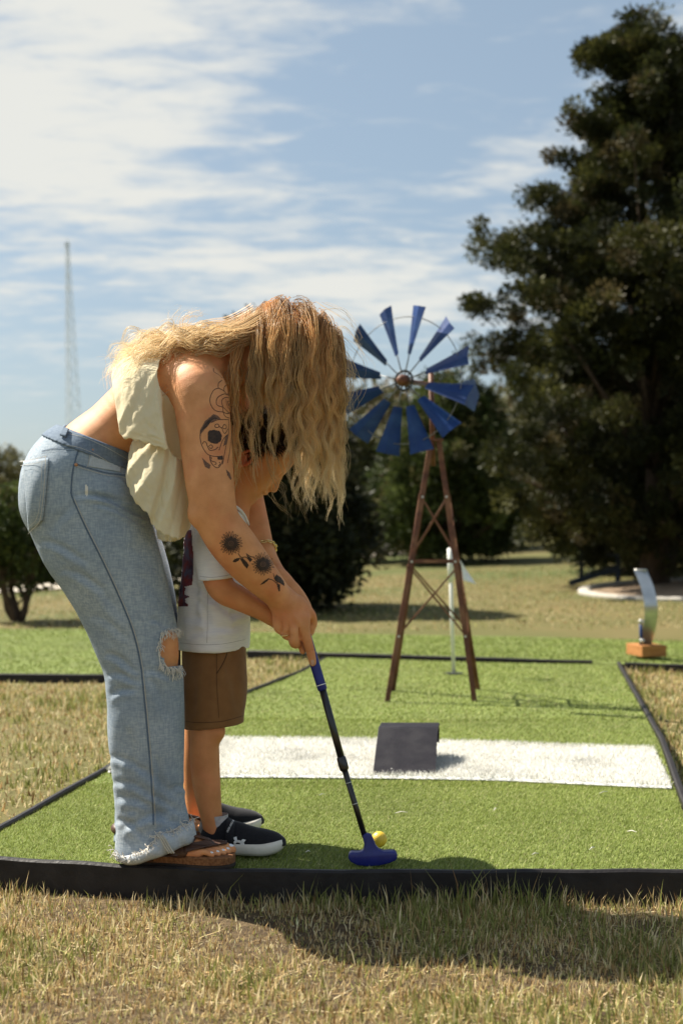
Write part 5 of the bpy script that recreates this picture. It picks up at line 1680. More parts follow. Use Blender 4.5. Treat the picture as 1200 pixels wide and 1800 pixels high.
# ---- jeans
jn = Field((-0.86, 3.02, 0.0), (-0.30, 3.64, 1.08), 0.0042)
wp0 = U(172, 776, YC); wn_ = np.array([0.37, 0, 0.93]); wn_ /= np.linalg.norm(wn_)
HIP = [K(123, 880, YC, 80), K(138, 840, YC, 92), K(168, 808, YC, 80), K(190, 775, YC, 72)]
JN = [K(151, 888, 3.245, 104), K(170, 945, 3.24, 101), K(197, 1005, 3.235, 90), K(219, 1060, 3.235, 81), K(238, 1115, 3.235, 75), K(251, 1165, 3.235, 70.5), K(255, 1225, 3.235, 68), K(257, 1300, 3.235, 66), K(261, 1360, 3.235, 63), K(265, 1415, 3.235, 61), K(270, 1460, 3.235, 65), K(272, 1500, 3.235, 69), K(272, 1530, 3.235, 70)]
JF = [K(155, 886, 3.42, 101), K(180, 945, 3.42, 99), K(209, 1005, 3.43, 87), K(232, 1060, 3.44, 76), K(246, 1115, 3.44, 68), K(254, 1165, 3.44, 64), K(255, 1225, 3.44, 62), K(255, 1300, 3.44, 61), K(257, 1360, 3.44, 58), K(259, 1415, 3.44, 57), K(262, 1450, 3.44, 60), K(262, 1490, 3.44, 62)]
hem_n = np.array([0.28, -0.05, -0.95])
jn.chain(HIP, ys=1.55, k=0.03)
jn.chain(JF, ys=0.8, k=0.012, cuts=[(U(262, 1462, 3.44), hem_n)])
jn.chain(JN, ys=0.8, k=0.016, cuts=[(U(272, 1493, 3.235), hem_n)])
jn.ell(U(113, 878, 3.25), (0.085, 0.085, 0.10), k=0.05)
jn.ell(U(117, 878, 3.42), (0.085, 0.085, 0.10), k=0.05)
jn.cut(wp0, wn_)
Vj, Fj = jn.mesh()
Vj = relax(Vj, Fj, 1, 0.4)
nj = normals(Vj, Fj)
px, py = px_of(Vj)
disp = 0.0022 * vnoise(Vj, 14) + 0.0012 * vnoise(Vj * np.array([1, 1, 0.6]), 40) + 0.0018 * vnoise(Vj * np.array([0.5, 1, 1.2]) + 3, 24) * np.clip((Vj[:, 2] - 0.2) / -0.1 + 0.6, 0.25, 1)
# creases fanning from the hip joint, behind the knee, and the stacked hem
def crease(x0, y0, x1, y1, w, depth, wob=4):
    global disp
    d = np.array([x1 - x0, y1 - y0]); L = np.linalg.norm(d); d = d / L
    s = (px - x0) * d[0] + (py - y0) * d[1]; t = -(px - x0) * d[1] + (py - y0) * d[0] + wob * np.sin(s / L * 5)
    m_ = np.clip(1 - np.abs(s / L - 0.5) * 2, 0, 1) ** 0.5
    disp = disp - depth * m_ * np.exp(-(t / w) ** 2) + 0.5 * depth * m_ * np.exp(-((t - 1.8 * w) / w) ** 2)
for c in ((150, 868, 262, 905, 5, 0.007), (165, 885, 262, 920, 4, 0.004), (130, 872, 240, 878, 4, 0.003), (200, 830, 262, 885, 4, 0.003),
          (185, 1148, 245, 1180, 6, 0.004), (188, 1185, 250, 1195, 6, 0.003), (190, 1225, 240, 1205, 6, 0.003), (70, 950, 160, 985, 6, 0.003), (110, 1000, 190, 1035, 6, 0.0025),
          (205, 1400, 300, 1430, 7, 0.004), (210, 1460, 300, 1420, 7, 0.005), (205, 1440, 260, 1470, 6, 0.004), (240, 1350, 320, 1400, 8, 0.003), (275, 1330, 290, 1460, 7, 0.005), (225, 1280, 240, 1440, 8, 0.004), (262, 1190, 300, 1260, 8, 0.003)):
    crease(c[0], c[1], c[2], c[3], c[4], c[5] * 1.7)
for c in ((190, 1330, 262, 1352, 6, 0.005), (196, 1375, 270, 1388, 6, 0.005), (300, 1395, 330, 1375, 6, 0.004), (250, 1395, 325, 1425, 6, 0.005), (215, 1425, 330, 1445, 7, 0.006), (140, 1010, 230, 1090, 8, 0.003), (160, 1080, 230, 1120, 7, 0.003), (225, 960, 290, 1010, 8, 0.003), (240, 1010, 305, 1070, 8, 0.003), (262, 1090, 300, 1100, 5, 0.004), (250, 1180, 318, 1190, 6, 0.004), (90, 940, 128, 880, 8, 0.003)):
    crease(*c)
Vj = Vj + nj * disp[:, None]
# the rip at the knee
cx, cy = 303, 1141
ang = np.arctan2(py - cy, px - cx)
rip = (((px - cx) / (23 + 3 * np.sin(5 * ang))) ** 2 + ((py - cy) / (33 + 4 * np.sin(7 * ang + 1))) ** 2 < 1) & (nj[:, 1] < 0.35) & (Vj[:, 1] < 3.30) | ((px > 300) & (np.abs(py - 1141) < 31) & (Vj[:, 1] < 3.30) & (nj[:, 1] < 0.6) & (px < 345))
keep = ~rip[Fj].all(1)
Fj = Fj[keep]
jeans = mesh_np('jeans', Vj, Fj, M['denim'], woman)
bpy.context.view_layer.update()
# waistband
wb = Field((-0.86, 3.02, 0.7), (-0.30, 3.64, 1.08), 0.0042)
wb.chain(HIP, ys=1.55, k=0.03, grow=0.0035)
wb.chain(JN, ys=0.8, k=0.016, grow=0.0035); wb.chain(JF, ys=0.8, k=0.016, grow=0.0035)
wb.ell(U(113, 878, 3.25), (0.088, 0.088, 0.103), k=0.05); wb.ell(U(117, 878, 3.42), (0.088, 0.088, 0.103), k=0.05)
wb.cut(wp0 + wn_ * 0.003, wn_); wb.cut(wp0 - wn_ * 0.036, -wn_)
Vw, Fw = wb.mesh()
Vw = relax(Vw, Fw, 1, 0.4)
band = mesh_np('waistband', Vw, Fw, M['denim_dark'], jeans)
bpy.context.view_layer.update()
lay_strokes('waist_stitching', band, [([(118, 762), (150, 770), (190, 788), (225, 808)], 0.8), ([(112, 782), (140, 787), (175, 802), (210, 826)], 0.8)], M['stitch'], jeans)
lay_strokes('side_seam', jeans, [([(147, 776), (137, 795), (128, 830), (126, 860), (128, 875), (150, 925), (180, 985), (210, 1050), (232, 1105), (246, 1160), (254, 1230), (262, 1320), (268, 1400), (270, 1450)], 2.6)], M['seam'], jeans, lift=0.0012)
lay_strokes('side_seam_stitching', jeans, [([(131, 876), (153, 925), (183, 985), (213, 1050), (235, 1105), (249, 1160), (257, 1230), (265, 1320), (271, 1400), (273, 1450)], 1.3)], M['stitch'], jeans, lift=0.0016)
pk = lay_patch('back_pocket', jeans, [(44, 812), (88, 806), (77, 914), (53, 934)], M['denim'], jeans, lift=0.002, bulge=0.007, thick=0.0022)
lay_strokes('pocket_stitching', jeans, [([(86, 806), (85, 830), (80, 880), (75, 915), (58, 935)], 1.3), ([(80, 815), (77, 870), (71, 908), (58, 924)], 0.9), ([(44, 815), (66, 811), (88, 806)], 1.3), ([(45, 822), (66, 818), (87, 813)], 0.8)], M['stitch'], jeans, lift=0.0125)
lay_strokes('yoke_seam', jeans, [([(74, 793), (100, 788), (132, 788)], 1.6), ([(74, 797), (100, 792), (131, 792)], 0.7)], M['seam'], jeans, lift=0.0012)
lay_strokes('front_pocket_seam', jeans, [([(132, 815), (160, 824), (190, 832), (228, 836)], 2.4)], M['seam'], jeans, lift=0.0015)
lay_strokes('front_pocket_stitching', jeans, [([(132, 819), (160, 828), (190, 836), (228, 840)], 1.0), ([(160, 790), (156, 812), (153, 822)], 1.0), ([(160, 787), (190, 800), (212, 812)], 1.0)], M['stitch'], jeans, lift=0.002)
lay_patch('coin_pocket', jeans, [(162, 789), (214, 811), (212, 830), (155, 820)], M['denim_pale'], jeans, lift=0.001, thick=0.001)
for (x, y) in ((134, 817), (212, 810), (163, 791)):
    h = surf(jeans, x, y, 0.002)
    if h:
        mb = MB(); mb.lathe([(0, 0.002), (0.003, 0.0016), (0.0042, 0)], h[0], 10, axis=h[1]); mb.build('rivet', M['copper'], jeans, smooth=True)
lay_patch('belt_loop', band, [(116, 744), (127, 747), (117, 771), (107, 768)], M['denim_dark'], jeans, lift=0.004, n=8, thick=0.003)
lay_fill('worn_patch', jeans, [[(150, 852), (154, 852), (155, 872), (151, 873)]], M['thread'], jeans, lift=0.0006)
lay_fill('thigh_fade', jeans, [], M['denim_pale'], jeans)
# frayed threads at the rip and the hem
def fray(name, spots, n, ln, parent, rad=0.0008, down=0.8):
    rnd = random.Random(5)
    mb = MB()
    for i in range(n):
        k = rnd.random() * (len(spots) - 1)
        a, b = spots[int(k)], spots[min(int(k) + 1, len(spots) - 1)]
        f = k - int(k)
        h = surf(jeans, a[0] + (b[0] - a[0]) * f + rnd.uniform(-2, 2), a[1] + (b[1] - a[1]) * f + rnd.uniform(-2, 2), 0.002)
        if h is None: continue
        p = h[0].copy(); d = (h[1] * 0.6 + Vector((rnd.uniform(-.6, .8), rnd.uniform(-.4, .3), rnd.uniform(-.8, .5)))).normalized()
        pts = [p.copy()]
        for s in range(6):
            d = (d + Vector((rnd.uniform(-.7, .7), rnd.uniform(-.4, .4), -down * 0.5))).normalized()
            p = p + d * ln * rnd.uniform(0.6, 1.2) / 6
            pts.append(p.copy())
        mb.tube(pts, [rad] * 6 + [rad * 0.5], 4, cap=False)
    return mb.build(name, M['thread'], parent, smooth=True)
fray('knee_fray', [(282, 1113), (292, 1108), (304, 1106), (316, 1106), (322, 1108)], 60, 0.028, jeans, rad=0.0006)
fray('knee_fray', [(316, 1106), (321, 1108), (323, 1110)], 34, 0.06, jeans, rad=0.0008)
fray('knee_fray', [(281, 1120), (280, 1140), (282, 1165), (292, 1174), (306, 1173), (318, 1170)], 100, 0.018, jeans, rad=0.0007)
fray('knee_fray', [(300, 1178), (316, 1176)], 24, 0.03, jeans, rad=0.0006)
# turned, frayed cuff
CU = [(201, 1494), (212, 1505), (232, 1503), (252, 1497), (268, 1484), (280, 1466), (300, 1462), (322, 1452), (340, 1440)]
CL = [(205, 1512), (222, 1519), (240, 1519), (262, 1512), (284, 1505), (302, 1497), (318, 1489), (334, 1483), (346, 1474)]
V = []
cu, cl_ = spline(np.array(CU, float), 5), spline(np.array(CL, float), 5)
m = len(cu); rws = 8
for j in range(rws):
    for i in range(m):
        t = j / (rws - 1); f = i / (m - 1)
        x, y = cu[i] + (cl_[i] - cu[i]) * t
        Yd = 3.235 - 0.085 * math.sin(math.pi * min(1, 0.16 + f * 0.80)) ** 0.8 - 0.012 * math.sin(t * 3.14) - 0.004 * math.sin(f * 31)
        V.append(U(x, y, Yd))
F = np.array([(j * m + i, j * m + i + 1, (j + 1) * m + i + 1, (j + 1) * m + i) for j in range(rws - 1) for i in range(m - 1)])
cuff = mesh_np('turned_cuff', np.array(V), F, M['denim_pale'], jeans)
md = cuff.modifiers.new('solid', 'SOLIDIFY'); md.thickness = 0.003; md.offset = 0
mb = MB(); rnd = random.Random(9)
for i in range(170):
    k = rnd.randrange(m); p = Vector(V[k]) + Vector((rnd.uniform(-.004, .004), -0.003, rnd.uniform(-.003, .003)))
    pts = [p.copy()]; d = Vector((rnd.uniform(-1, 1), -0.5, rnd.uniform(-0.8, 0.8))).normalized()
    for s in range(4):
        d = (d + Vector((rnd.uniform(-.8, .8), 0, rnd.uniform(-.9, .6)))).normalized(); p = p + d * 0.0045; pts.append(p.copy())
    mb.tube(pts, 0.0008, 4, cap=False)
mb.build('cuff_fray', M['thread'], jeans, smooth=True)
mb = MB()
for o_ in (-0.006, 0.0, 0.006):
    pp = [Vector(U(x + o_ * 700, y, 3.142)) for x, y in ((281, 1467), (287, 1475), (292, 1484), (298, 1494), (302, 1500))]
    mb.tube(pp, 0.0022, 6)
mb.build('cuff_seam', M['stitch'], jeans, smooth=True)


# ---- sandals
def sandal(o, hd, near):
    d = Vector((math.cos(hd), math.sin(hd), 0)); s = Vector((-d.y, d.x, 0))
    B = Vector(o) * 1.0; B.z = 0.0035
    L = 0.268
    prof = [(0.0, 0.0), (0.02, 0.022), (0.10, 0.034), (0.30, 0.036), (0.50, 0.039), (0.68, 0.047), (0.82, 0.048), (0.93, 0.038), (0.985, 0.020), (1.0, 0.0)]
    pts = []
    for f, w in spline(np.array(prof), 4): pts.append((f, -w * 0.95))
    for f, w in spline(np.array(prof), 4)[::-1][1:-1]: pts.append((f, w * 1.02))
    def slab(name, z0, z1, grow, mat):
        n = len(pts); V = []
        for z, g in ((z0, grow), (z1 - 0.003, grow), (z1, grow - 0.003)):
            for f, w in pts:
                V.append(B - d * 0.016 + d * (L * f + (0.5 - f) * -2 * g * 0.5) + s * (w + (g if w > 0 else -g)) + Vector((0, 0, z)))
        F = [tuple(range(n))[::-1], tuple(range(2 * n, 3 * n))] + [(k * n + i, k * n + (i + 1) % n, (k + 1) * n + (i + 1) % n, (k + 1) * n + i) for k in (0, 1) for i in range(n)]
        mb = MB(); mb.add(V, F)
        return mb.build(name, mat, sd)
    sd = bpy.data.objects.new('sandal', None); link(sd, woman)
    slab('outsole', 0.0, 0.008, 0.001, M['solerubber'])
    slab('cork_footbed', 0.0082, 0.026, 0.0, M['cork'])
    # straps arch over the foot
    def strap(name, f0, w0, f1, w1, hgt, wid, curve=0.0, mat=M['strap']):
        V, F = [], []
        n = 16
        for i in range(n):
            t = i / (n - 1)
            f = f0 + (f1 - f0) * t + curve * math.sin(math.pi * t); w = w0 + (w1 - w0) * t
            z = 0.012 + hgt * math.sin(math.pi * (0.03 + 0.94 * t)) ** 0.7
            for e in (-1, 1):
                for th in (0, 0.003):
                    V.append(B + d * (L * f - 0.016 + e * wid / 2) + s * w * (1 + th * 12) + Vector((0, 0, z + th)))
        for i in range(n - 1):
            a, b = i * 4, (i + 1) * 4
            F += [(a + 1, b + 1, b + 3, a + 3), (a, a + 2, b + 2, b), (a, b, b + 1, a + 1), (a + 2, a + 3, b + 3, b + 2)]
        mb = MB(); mb.add(V, F); mb.build(name, mat, sd, smooth=True)
    strap('strap', 0.46, -0.042, 0.58, 0.044, 0.062, 0.036, 0.07)
    strap('strap', 0.24, -0.036, 0.24, 0.036, 0.052, 0.03)
    mb = MB(); P = lambda f, w, z: B + d * (L * f - 0.016) + s * w + Vector((0, 0, z))
    mb.tube([P(0.52, -0.022, 0.066), P(0.64, -0.006, 0.068), P(0.76, 0.010, 0.056), P(0.86, 0.020, 0.030)], [0.013, 0.012, 0.011, 0.008], 12, flat=0.35); mb.build('toe_strap', M['strap'], sd, smooth=True)
    if near:
        lay_patch('strap', woman, [(308, 1478), (348, 1470), (316, 1522), (284, 1520)], M['strap'], sd, lift=0.0015, n=20, thick=0.003)
        lay_patch('strap', woman, [(326, 1484), (396, 1474), (399, 1485), (324, 1499)], M['strap'], sd, lift=0.003, n=20, thick=0.003)
    mb = MB(); q = P(0.53, -0.036, 0.056)
    mb.tube([q + d * 0.013 * math.cos(a) + (s * -0.006 + Vector((0, 0, 0.012))) * math.sin(a) + s * -0.006 for a in np.linspace(0, 6.2832, 16)], 0.0022, 6, cap=False); mb.build('buckle', M['strap'], sd, smooth=True)
    # heel cup rim
    mb = MB(); mb.tube([P(0.30, -0.038, 0.022), P(0.10, -0.036, 0.027), P(0.01, -0.018, 0.036), P(-0.005, 0, 0.037), P(0.01, 0.018, 0.036), P(0.10, 0.036, 0.034), P(0.30, 0.038, 0.030)], 0.0125, 8); mb.build('heel_rim', M['strap'], sd, smooth=True)
    return sd


sandal(heel, FH, True)
sandal(heel2, R(8), False)

# ---- the cream top: bodice, then the two falls of the flounce
bo_ = Field((-0.62, 3.02, 0.70), (-0.2, 3.64, 1.24), 0.0045)
bo_.chain([K(262, 738, YC, 66), K(310, 695, YC, 78), K(338, 690, YC, 74)], ys=1.5, k=0.03, grow=0.006)
bo_.ell(U(366, 785, YC - 0.07), (0.068, 0.062, 0.082), k=0.04); bo_.ell(U(366, 785, YC + 0.07), (0.068, 0.062, 0.082), k=0.04)
bo_.chain([K(300, 760, YC, 58), K(330, 800, YC, 60), K(350, 830, YC, 50)], ys=1.6, k=0.04)
nb_ = np.array([0.72, 0, 0.70])
bo_.cut(U(318, 716, YC), nb_)
bo_.cut(U(262, 738, YC) + np.array([-0.05, 0, 0.0]), (-0.8, 0, -0.25))
Vq, Fq = bo_.mesh(); Vq = relax(Vq, Fq, 2, 0.5)
nq = normals(Vq, Fq)
Vq = Vq + nq * (0.0015 * vnoise(Vq * np.array([1, 1, 0.35]), 34))[:, None]
top = mesh_np('ruffled_top', Vq, Fq, M['cream'], woman)


def cloth(name, cols, mat, parent, rows=40, ruf=0.004, thick=0.0016, seed=1, per=12, pl_=5.0):
    """cols: list of columns; each column is a list of (px, py, Y) from attachment to hem"""
    cols_s = [spline(np.array(c, float), max(2, rows // (len(c) - 1))) for c in cols]
    rr = min(len(c) for c in cols_s)
    A = np.stack([c[np.linspace(0, len(c) - 1, rr).round().astype(int)] for c in cols_s])     # columns, rows, 3
    A = np.stack([spline(A[:, j], per) for j in range(rr)], 1)
    nc = A.shape[0]
    V = np.array([[U(*A[i, j]) for j in range(rr)] for i in range(nc)])
    I, J = np.meshgrid(np.arange(nc) / (nc - 1), np.arange(rr) / (rr - 1), indexing='ij')
    ph_ = I * pl_ + 0.35 * np.sin(J * 2.5 + seed) + 0.25 * np.sin(I * 9 + seed)
    tri = np.abs(((ph_ + seed * 0.37) % 1.0) * 2 - 1) ** 0.8 * 2 - 1
    w_ = ruf * (0.25 + 0.75 * J) * tri * (0.6 + 0.4 * np.sin(I * 13 + seed))
    cr = 0.0009 * vnoise(np.stack([I.ravel() * 9 + seed, J.ravel() * 6, I.ravel() * 0], 1), 1.6).reshape(I.shape) + 0.0005 * vnoise(np.stack([I.ravel() * 22 + seed, J.ravel() * 16, I.ravel() * 0], 1), 1.2).reshape(I.shape)
    V[..., 1] += w_ + cr * 2.2
    V[..., 0] += cr
    # tiny wavy lettuce edge at the hem
    V[..., 2] += 0.0022 * (J > 0.985) * np.sin(I * 90 + seed)
    idx = np.arange(nc * rr).reshape(nc, rr)
    F = np.stack([idx[:-1, :-1].ravel(), idx[1:, :-1].ravel(), idx[1:, 1:].ravel(), idx[:-1, 1:].ravel()], 1)
    o = mesh_np(name, V.reshape(-1, 3), F, mat, parent)
    md = o.modifiers.new('solid', 'SOLIDIFY'); md.thickness = thick; md.offset = 0
    return o


# upper fall: over the back and down the near side
cloth('upper_flounce', [
    [(300, 612, 3.46), (262, 618, 3.47), (222, 640, 3.47), (205, 668, 3.47)],
    [(296, 606, 3.36), (256, 608, 3.37), (218, 628, 3.37), (199, 648, 3.37)],
    [(290, 610, 3.26), (254, 618, 3.25), (216, 640, 3.25), (197, 664, 3.25)],
    [(284, 628, 3.20), (252, 640, 3.18), (222, 665, 3.17), (202, 700, 3.18)],
    [(279, 640, 3.165), (256, 662, 3.15), (230, 700, 3.14), (207, 738, 3.15)],
    [(277, 655, 3.15), (258, 690, 3.135), (236, 735, 3.125), (214, 767, 3.135)],
    [(278, 668, 3.145), (266, 710, 3.125), (254, 750, 3.115), (240, 773, 3.12)],
    [(281, 682, 3.14), (276, 722, 3.12), (272, 760, 3.11), (266, 781, 3.11)],
    [(285, 695, 3.14), (285, 730, 3.118), (289, 768, 3.105), (293, 790, 3.10)],
    [(286, 700, 3.15), (287, 735, 3.135), (292, 770, 3.125), (295, 786, 3.13)],
], M['cream'], top, ruf=0.0032, seed=2, pl_=4.5)
# lower fall, hanging off the chest beside the arm
cloth('lower_flounce', [
    [(262, 760, 3.20), (240, 772, 3.19), (230, 782, 3.19), (227, 800, 3.19)],
    [(268, 762, 3.17), (246, 785, 3.16), (230, 815, 3.15), (222, 842, 3.15)],
    [(276, 766, 3.155), (258, 800, 3.14), (240, 840, 3.13), (229, 866, 3.13)],
    [(285, 772, 3.145), (270, 815, 3.128), (254, 858, 3.118), (243, 888, 3.115)],
    [(292, 780, 3.14), (282, 830, 3.125), (270, 872, 3.118), (262, 905, 3.115)],
    [(298, 790, 3.145), (290, 840, 3.135), (279, 890, 3.13), (268, 922, 3.13)],
    [(304, 800, 3.145), (298, 850, 3.13), (290, 900, 3.12), (284, 936, 3.115)],
    [(312, 805, 3.15), (310, 855, 3.135), (306, 905, 3.125), (304, 945, 3.12)],
    [(322, 812, 3.165), (324, 860, 3.16), (323, 905, 3.155), (320, 946, 3.15)],
    [(334, 820, 3.20), (338, 860, 3.20), (337, 895, 3.20), (332, 930, 3.20)],
    [(344, 826, 3.27), (350, 855, 3.28), (350, 882, 3.28), (346, 905, 3.28)],
], M['cream'], top, ruf=0.008, seed=5, pl_=4.6)
cloth('inner_flounce', [
    [(285, 880, 3.22), (280, 910, 3.21), (276, 935, 3.21), (277, 946, 3.21)],
    [(296, 880, 3.19), (292, 915, 3.18), (290, 940, 3.175), (290, 951, 3.175)],
    [(312, 880, 3.18), (310, 915, 3.17), (308, 938, 3.165), (307, 951, 3.165)],
    [(328, 880, 3.20), (328, 910, 3.20), (326, 932, 3.20), (322, 944, 3.20)],
], M['cream'], top, ruf=0.005, seed=8, pl_=3)


# ---- hair
def strand_mesh(curves, radii, cols):
    """curves (n, m, 3); radii (n, m); cols (n, m, 3) -> three sided tubes"""
    n, m, _ = curves.shape
    d = np.gradient(curves, axis=1); d /= np.linalg.norm(d, axis=2)[..., None] + 1e-9
    ref = RNG.normal(0, 1, (n, 1, 3))
    x = np.cross(d, np.broadcast_to(ref, d.shape)); x /= np.linalg.norm(x, axis=2)[..., None] + 1e-9
    y = np.cross(d, x)
    V = np.stack([curves + (x * math.cos(a) + y * math.sin(a)) * radii[..., None] for a in (0, 2.094, 4.189)], 2)     # n,m,3,3
    idx = np.arange(n * m * 3).reshape(n, m, 3)
    F = []
    for k in range(3):
        F.append(np.stack([idx[:, :-1, k].ravel(), idx[:, :-1, (k + 1) % 3].ravel(), idx[:, 1:, (k + 1) % 3].ravel(), idx[:, 1:, k].ravel()], 1))
    C = np.repeat(cols[:, :, None, :], 3, axis=2).reshape(-1, 3)
    return V.reshape(-1, 3), np.concatenate(F), C


def resample(P, m):
    P = np.asarray(P, float)
    L = np.r_[0, np.cumsum(np.linalg.norm(np.diff(P, axis=0), axis=1))]
    t = np.linspace(0, L[-1], m)
    return np.stack([np.interp(t, L, P[:, k]) for k in range(3)], 1), L[-1]


ROOT, MID, TIP = np.array([0.58, 0.33, 0.14]), np.array([0.98, 0.70, 0.345]), np.array([0.98, 0.83, 0.56])


def locks(guides, per, spread0, spread1, amp, m=26, root_dark=1.0, r=0.00095, rg=None):
    """each guide becomes a wavy lock of strands that gather towards the tip"""
    rg = rg or np.random.default_rng(4)
    cs, rs, cl = [], [], []
    for g in guides:
        P, L = resample(g, m)
        s = np.linspace(0, 1, m)
        d = np.gradient(P, axis=0); d /= np.linalg.norm(d, axis=1)[:, None] + 1e-9
        sx = np.cross(d, rg.normal(0, 1, 3)); sx /= np.linalg.norm(sx, axis=1)[:, None] + 1e-9
        sy = np.cross(d, sx)
        lam = rg.uniform(0.065, 0.105); ph, ph2 = rg.uniform(0, 6.28, 2); A = amp * rg.uniform(0.5, 1.3)
        env = np.clip((s * L - 0.06) / 0.12, 0, 1)
        wv = P + (sx * np.sin(s * L / lam * 6.283 + ph)[:, None] + 0.6 * sy * np.cos(s * L / lam * 6.283 * 0.9 + ph2)[:, None]) * (A * env)[:, None]
        tone = np.clip(rg.normal(0.97, 0.27), 0.38, 1.4)
        bl = rg.uniform(-0.12, 0.16)
        for k in range(per):
            o = rg.normal(0, 1, 2)
            o *= min(1.0, 1.7 / (np.linalg.norm(o) + 1e-6))
            sp = spread0 + (spread1 - spread0) * s ** 0.5
            cut = rg.uniform(0.8, 1.0)
            q = wv + (sx * o[0] + sy * o[1]) * sp[:, None] + rg.normal(0, 0.0010, (m, 3)) * s[:, None]
            q = q[0] + (q - q[0])
            tt = s * cut * (m - 1)
            i0 = np.minimum(tt.astype(int), m - 2); f = (tt - i0)[:, None]
            q = q[i0] * (1 - f) + q[i0 + 1] * f
            cs.append(q)
            rs.append(r * rg.uniform(0.7, 1.25) * (1 - 0.75 * s ** 3))
            u_ = np.clip(s * cut * L / 0.44 + bl + rg.normal(0, 0.05), 0, 1)[:, None]
            c = np.where(u_ < 0.5, ROOT + (MID - ROOT) * (u_ * 2), MID + (TIP - MID) * (u_ * 2 - 1))
            c = c * root_dark + TIP * (1 - root_dark)
            c = c * tone * rg.normal(1, 0.10)
            cl.append(np.clip(c / np.maximum(1.0, c.max(1, keepdims=True) / 0.95), 0.01, 0.97))
    return np.array(cs), np.array(rs), np.clip(np.array(cl), 0.01, 0.97)


rg = np.random.default_rng(21)
latr = np.array([0, 1.0, 0])
guides = []
HR = np.array([0.110, 0.122, 0.088])           # hair shell radii: crown, face, side
def shell_push(p):
    e = p - HC
    q = np.array([e @ crown, e @ fwd, e @ latr]) / HR
    r_ = np.linalg.norm(q)
    if r_ < 1:
        q = q / (r_ + 1e-9)
        return HC + crown * q[0] * HR[0] + fwd * q[1] * HR[1] + latr * q[2] * HR[2]
    return p
tries = 0
while len(guides) < 165 and tries < 4000:
    tries += 1
    n_ = rg.normal(0, 1, 3); n_ /= np.linalg.norm(n_)
    cf, cc, cl0 = n_ @ fwd, n_ @ crown, n_ @ latr
    if cf > 0.10 or cc < -0.75: continue
    p = HC + crown * cc * HR[0] * 0.97 + fwd * cf * HR[1] * 0.97 + latr * cl0 * HR[2] * 0.97
    side = -1 if (cl0 < 0.12) else 1
    if rg.random() < 0.08: side = -side
    d = latr * side * rg.uniform(0.6, 1.0) + crown * rg.uniform(-0.35, 0.35) * (1 - 0.5 * max(cc, 0)) + n_ * 0.10
    d /= np.linalg.norm(d)
    # the hair over the ear and nape is shorter and thinner, the front falls longest
    L = rg.uniform(0.33, 0.46) + (0.07 * cc if cc > 0 else 0.16 * cc)
    if cc < -0.25 and rg.random() < 0.45: continue
    pts = [p.copy()]
    st_ = 0.013
    drift = np.array([rg.normal(-0.035, 0.05), rg.normal(0, 0.05), 0])
    for k in range(int(L / st_)):
        g = 0.24 if k > 3 else 0.12
        d = d * (1 - g) + np.array([0, 0, -1.0]) * g + drift * 0.05
        d /= np.linalg.norm(d)
        p = shell_push(p + d * st_)
        pts.append(p.copy())
    ex = 600 + FPX * p[0] / p[1]
    if ex < 508 and rg.random() < 0.60:
        lim = rg.uniform(735, 800)
        pts = [q for q in pts if HOR - FPX * (q[2] - CAM_H) / q[1] < lim]
        if len(pts) < 8: continue
    guides.append(np.array(pts))
cs1, rs1, cl1 = locks(guides, 20, 0.0125, 0.0024, 0.009, rg=rg, r=0.00072)
# hair swept over the back
g2 = []
for k in range(70):
    y0 = rg.uniform(3.17, 3.47); jx, jy = rg.normal(0, 9), rg.normal(0, 9)
    e = abs(y0 - 3.33) / 0.16
    dr = 16 * e ** 2
    x_end = rg.uniform(196, 285)
    pts = [U(468 + jx, 560 + jy + 6 * e, 3.33 + (y0 - 3.33) * 0.45), U(425 + jx, 582 + jy + dr * 0.6, 3.33 + (y0 - 3.33) * 0.7), U(370 + jx, 590 + jy + dr, y0), U(310, 596 + jy + dr, y0), U(x_end + 40, 604 + jy * 1.3 + dr * 1.3, y0), U(x_end, 634 + jy * 2 + dr * 1.6, y0 - 0.01), U(x_end - 8 + rg.normal(0, 8), 652 + jy * 2 + dr * 2 + rg.uniform(0, 34), y0 - 0.02)]
    g2.append(spline(np.array(pts), 5))
cs2, rs2, cl2 = locks(g2, 18, 0.010, 0.007, 0.013, rg=rg, r=0.00075)
cl2 = cl2 * 0.5 + TIP * 0.42
# locks falling over the near shoulder and arm edge
g3 = []
for k in range(8):
    x = rg.uniform(409, 419) if k % 2 else rg.uniform(443, 453); pts = [U(x + 22, 566 + rg.normal(0, 8), 3.29), U(x + 8, 600, 3.235), U(x - 2, 650, 3.20), U(x, 720, 3.195), U(x + rg.normal(2, 5), 790, 3.20), U(x + rg.normal(6, 8), rg.uniform(820, 885), 3.205)]
    g3.append(spline(np.array(pts), 5))
cs3, rs3, cl3 = locks(g3, 14, 0.010, 0.003, 0.006, rg=rg)
V1, F1, C1 = join([strand_mesh(cs1, rs1, cl1), strand_mesh(cs2, rs2, cl2), strand_mesh(cs3, rs3, cl3)])
hair = mesh_np('hair', V1, F1, M['hair'], woman, smooth=True, color=C1)
hair['label'] = 'long wavy blonde hair hanging down over the smaller person'
